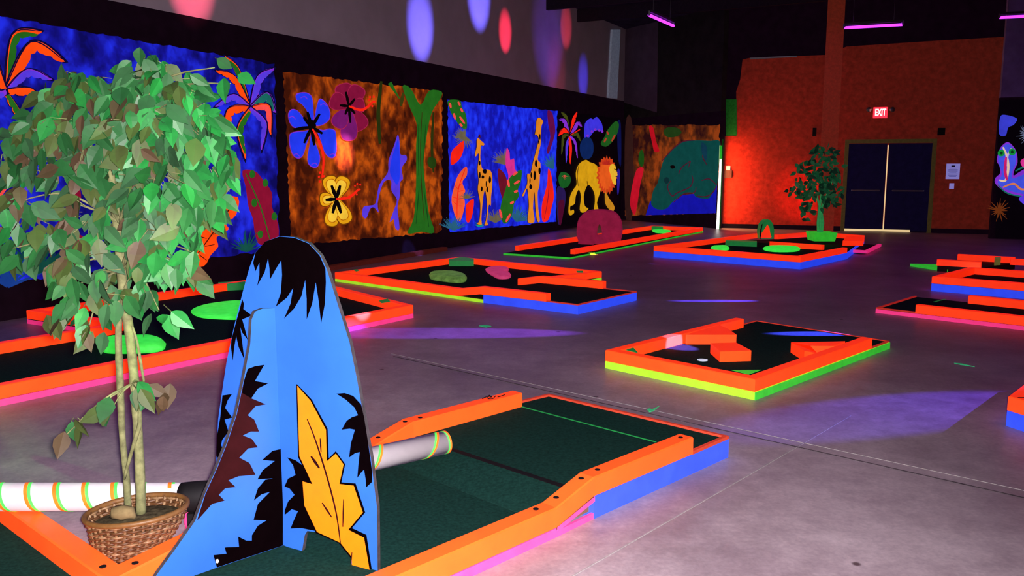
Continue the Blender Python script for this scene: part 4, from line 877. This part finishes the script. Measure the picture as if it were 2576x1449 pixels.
for x in(2186,2245):
    c=WB.hit(x,276,.06); mb=MB(); mb.tube([WB.hit(x,276,0),c],.02,STEEL,8); mb.tube([c-wd*.04,c+WB.n*.09],[.03,.06],STEEL,12); mb.build('emergency_lamp_head',ex,True)
def plate(px,py,w_,h_,m,name,label,cat,d_=.03):
    c=WB.hit(px,py,d_/2); mb=MB(); mb.box(c,(w_,d_,h_),m,0,R); return tag(mb.build(name),label,cat),c
nt_=thing('wall_notice','white paper notice on the orange wall right of the double door','notice',WB.hit(2397,431,0))
c=WB.hit(2397,431,.006); mb=MB(); mb.box(c,(.29,.01,.36),PAPER,0,R); mb.build('paper_sheet',nt_)
mb=MB()
for i in range(7): mb.box(c+WB.n*.007+Vc((0,0,.07-.032*i)),(.2 if i%3 else .15,.002,.008),INK,0,R)
mb.box(c+WB.n*.007+Vc((0,0,.12)),(.08,.002,.035),INK,0,R); mb.build('printed_lines',nt_)
plate(2394,468,.1,.13,PAPER,'switch_plate','small pale switch plate directly beneath the paper notice','switch')
plate(2368,331,.16,.17,DARK,'alarm_box','dark alarm box on orange wall, upper right of double door','alarm')
plate(2049,332,.09,.2,DARK,'wall_box','narrow dark box on orange wall left of the column','box')
fa=thing('fire_alarm_pull','brown box with white top beside the glowing corner door','fire alarm',WB.hit(1832,432,0))
c=WB.hit(1832,438,.04); mb=MB(); mb.box(c,(.18,.06,.2),M('brown_box_paint',(.1,.02,.01),(.01,.002,.001),1,.5),0,R); mb.build('box_body',fa)
c=WB.hit(1832,423,.04); mb=MB(); mb.box(c,(.1,.05,.11),M('white_cap_paint',(.7,.45,.45),(.5,.25,.25),.7),0,R); mb.build('white_cap',fa)
# ceiling tubes
def tube_light(a,b,label):
    t_=thing('blacklight_tube',label,'lamp',(a+b)/2,'violet blacklight tubes hung below the ceiling')
    mb=MB(); mb.tube([a,b],.026,TUBE,12); mb.build('glowing_tube',t_,True)
    up=Vc((0,0,.05)); d_=(b-a).normalized(); w_=Vc((-d_.y,d_.x,0)).normalized()*.035
    mb=MB(); mb.prism([a+up-w_,b+up-w_,b+up+w_,a+up+w_],(0,0,.04),M('fixture_black',(.02,.02,.02),None,1,.5)); 
    for e_ in(a,b): mb.box(e_+Vc((0,0,.03)),(.03,.05,.08),STEEL)
    mb.build('fixture_housing',t_)
    for e_ in(a+(b-a)*.15,a+(b-a)*.85):
        mb=MB(); mb.tube([e_+Vc((0,0,.09)),Vc((e_.x,e_.y,ZC))],.004,STEEL,5); mb.build('hanging_wire',t_)
    return t_
def atz(x,y,z_):
    r_=ray(x,y); t_=(z_-H)/r_.z; return Vc((0,0,H))+r_*t_
tube_light(atz(1633,38,4.2),atz(1694,65,4.2),'pink-violet glowing tube left of the column, seen end-on')
tube_light(atz(2124,70,4.2),atz(2270,62,4.2),'violet glowing tube immediately right of the orange column top')
tube_light(atz(2515,44,4.3),atz(2650,38,4.3),'violet glowing tube cut off by the top right corner')
# floor marks
GM=M('green_tape_bit',(.05,.5,.2),(.01,.22,.08),.8)
def bit(pts,label):
    mb=MB(); mb.prism([G(x,y,.0) for x,y in pts],(0,0,.004),GM); tag(mb.build('tape_scrap'),label,'tape scrap')
bit([(1628,1031),(1634,1028),(1640,1031),(1659,1022),(1643,1035),(1633,1037)],'green tick-shaped tape scrap on the floor behind the nearest hole')
bit([(1205,820),(1222,818),(1236,821),(1222,824)],'faint green tape scrap on floor between the left and middle holes')
bit([(2400,914),(2418,915),(2452,923),(2418,918)],'thin pale green tape scrap on the open floor at right')
# concrete joints: cut lines in the floor
JM=M('pale_joint_filler',(.40,.36,.37),None,1,.8,.1); JD=M('dark_joint_dirt',(.10,.075,.09),None,1,.8,.1,.5,6)
def joint(a,b,w_,m_): o=strip(fl,a,b,w_,m_,'floor_joint',.0005); return o
joint(G(1300,1530),G(1900,1186),.006,JM); joint(G(1900,1186),G(2140,1046),.006,JM)
joint(G(990,897),G(2750,1292),.012,JD); joint(G(985,890),G(2750,1272),.004,JM)
# ------------------------------------------------------------ lights
def light(kind,loc,energy,color,name,**kw):
    l=bpy.data.lights.new(name,kind); l.energy=energy; l.color=color
    for k,v in kw.items(): setattr(l,k,v)
    o=bpy.data.objects.new(name,l); COL.objects.link(o); o.location=loc; return o
def aim(o,t): o.rotation_euler=(Vc(t)-o.location).to_track_quat('-Z','Y').to_euler()
aim(light('SPOT',(.04,-.02,H+.02),1720,(1,.92,.93),'camera_flash',shadow_soft_size=.03,spot_size=radians(108),spot_blend=1),G(1080,1300))
for x,y in((0,7),(4.5,11),(5,17),(9,14),(-2,3)):
    o=light('AREA',(x,y,4.6),7,(.7,.02,1),'blacklight_glow',shape='RECTANGLE',size=1.2,size_y=.1)
def spot(target,loc,energy,color,half,name='party_light',blend=.35):
    o=light('SPOT',loc,energy,color,name,spot_size=2*half,spot_blend=blend,shadow_soft_size=.01); aim(o,target); return o
def wspot(px,py,e,c,hw,hh=None):   # ellipse on the left wall: lamp low and off the wall
    t_=WL.hit(px,py); loc=t_+WL.n*3.0+Vc((0,0,-3.4)); spot(t_,loc,e,c,hw/4.5*1.12,'party_light',.85)
wspot(1058,70,3200,(.16,.14,1),.44); wspot(1205,-5,3000,(.16,.14,1),.48); wspot(1271,82,2600,(1,.03,.08),.30); wspot(1424,72,700,(1,.06,.12),.36)
wspot(1467,195,900,(.08,.06,1),.36); wspot(480,-50,1900,(1,.12,.2),.42); wspot(1380,100,260,(.25,.1,1),.9); wspot(1400,190,160,(1,.1,.2),.6); wspot(1030,640,420,(.1,.1,1),.3) if False else None
t_=WL.hit(866,385); spot(t_,t_+WL.n*4+Vc((0,0,2)),5200,(1,.55,.75),.07,'party_light',1)
def fspot(px,py,e,c,half,az,dist,zz,blend=.5):
    t_=G(px,py,0); loc=t_+Vc((cos(radians(az))*dist,sin(radians(az))*dist,zz)); spot(t_,loc,e,c,half,'party_light',blend)
VB=(.10,.06,1)
fspot(1800,757,90000,VB,.0075,0,11,1.9); fspot(1750,664,70000,(.2,.06,1),.010,0,12,1.9); fspot(1120,838,20000,(.26,.07,1),.030,0,10,1.9); fspot(2290,1035,5500,(.14,.06,1),.06,20,7,2.2); fspot(1990,856,400000,VB,.012,0,10,2.6)
t_=G(1708,862,.1); spot(t_,t_+Vc((3,-3,2.6)),26000,(.5,.10,1),.028,'party_light',.4)
t_=G(2480,671,.15); spot(t_,t_+Vc((1,-4,3)),40000,(.8,.7,1),.016,'party_light',.3)
t_=G(885,795,.1); spot(t_,t_+Vc((2.5,-3,2.6)),22000,(.5,.10,1),.032,'party_light',.5)
t_=G(1490,640,.0); spot(t_,t_+Vc((1.5,-4,3)),16000,(1,.5,.05),.018,'party_light',.6)
t_=G(1030,640,0); spot(t_,t_+Vc((2,-3,3)),2200,(.2,.2,1),.05,'party_light',.6)
# green party light on the tree, red-orange one washing the corner wall
t_=T(440,420,3.1); spot(t_,(1.5,1.6,3.2),520,(.10,1,.25),.22,'party_light',1)
t_=T(310,760,3.1); spot(t_,(1.0,1.0,2.4),420,(.55,1,.25),.11,'party_light',1)
g_=light('AREA',(0,0,0),40,(1,.45,.16),'daylight_from_gap',shape='RECTANGLE',size=.3,size_y=1.9); c_=WB.hit(1811,470,.42); g_.location=(c_.x,c_.y,1.15)
dv=(WB.d if WB.d.x>0 else -WB.d)*1.0-WB.n*.5; g_.rotation_euler=dv.to_track_quat('-Z','Z').to_euler()
X_=dv.normalized(); Zu=Vc((0,0,1)); Yv=Zu; Zl=-X_; Xl=Yv.cross(Zl); g_.matrix_world=Matrix.Translation(g_.location)@Matrix((Xl,Yv,Zl)).transposed().to_4x4()
t_=WB.hit(2020,490); spot(t_,t_+WB.n*2.6+Vc((.3,0,-.6)),240,(1,.12,.05),.34,'party_light',1)
w=bpy.data.worlds.new('world'); SC.world=w; w.use_nodes=True; bg=w.node_tree.nodes['Background']; bg.inputs[0].default_value=(.6,.04,.5,1); bg.inputs[1].default_value=.022
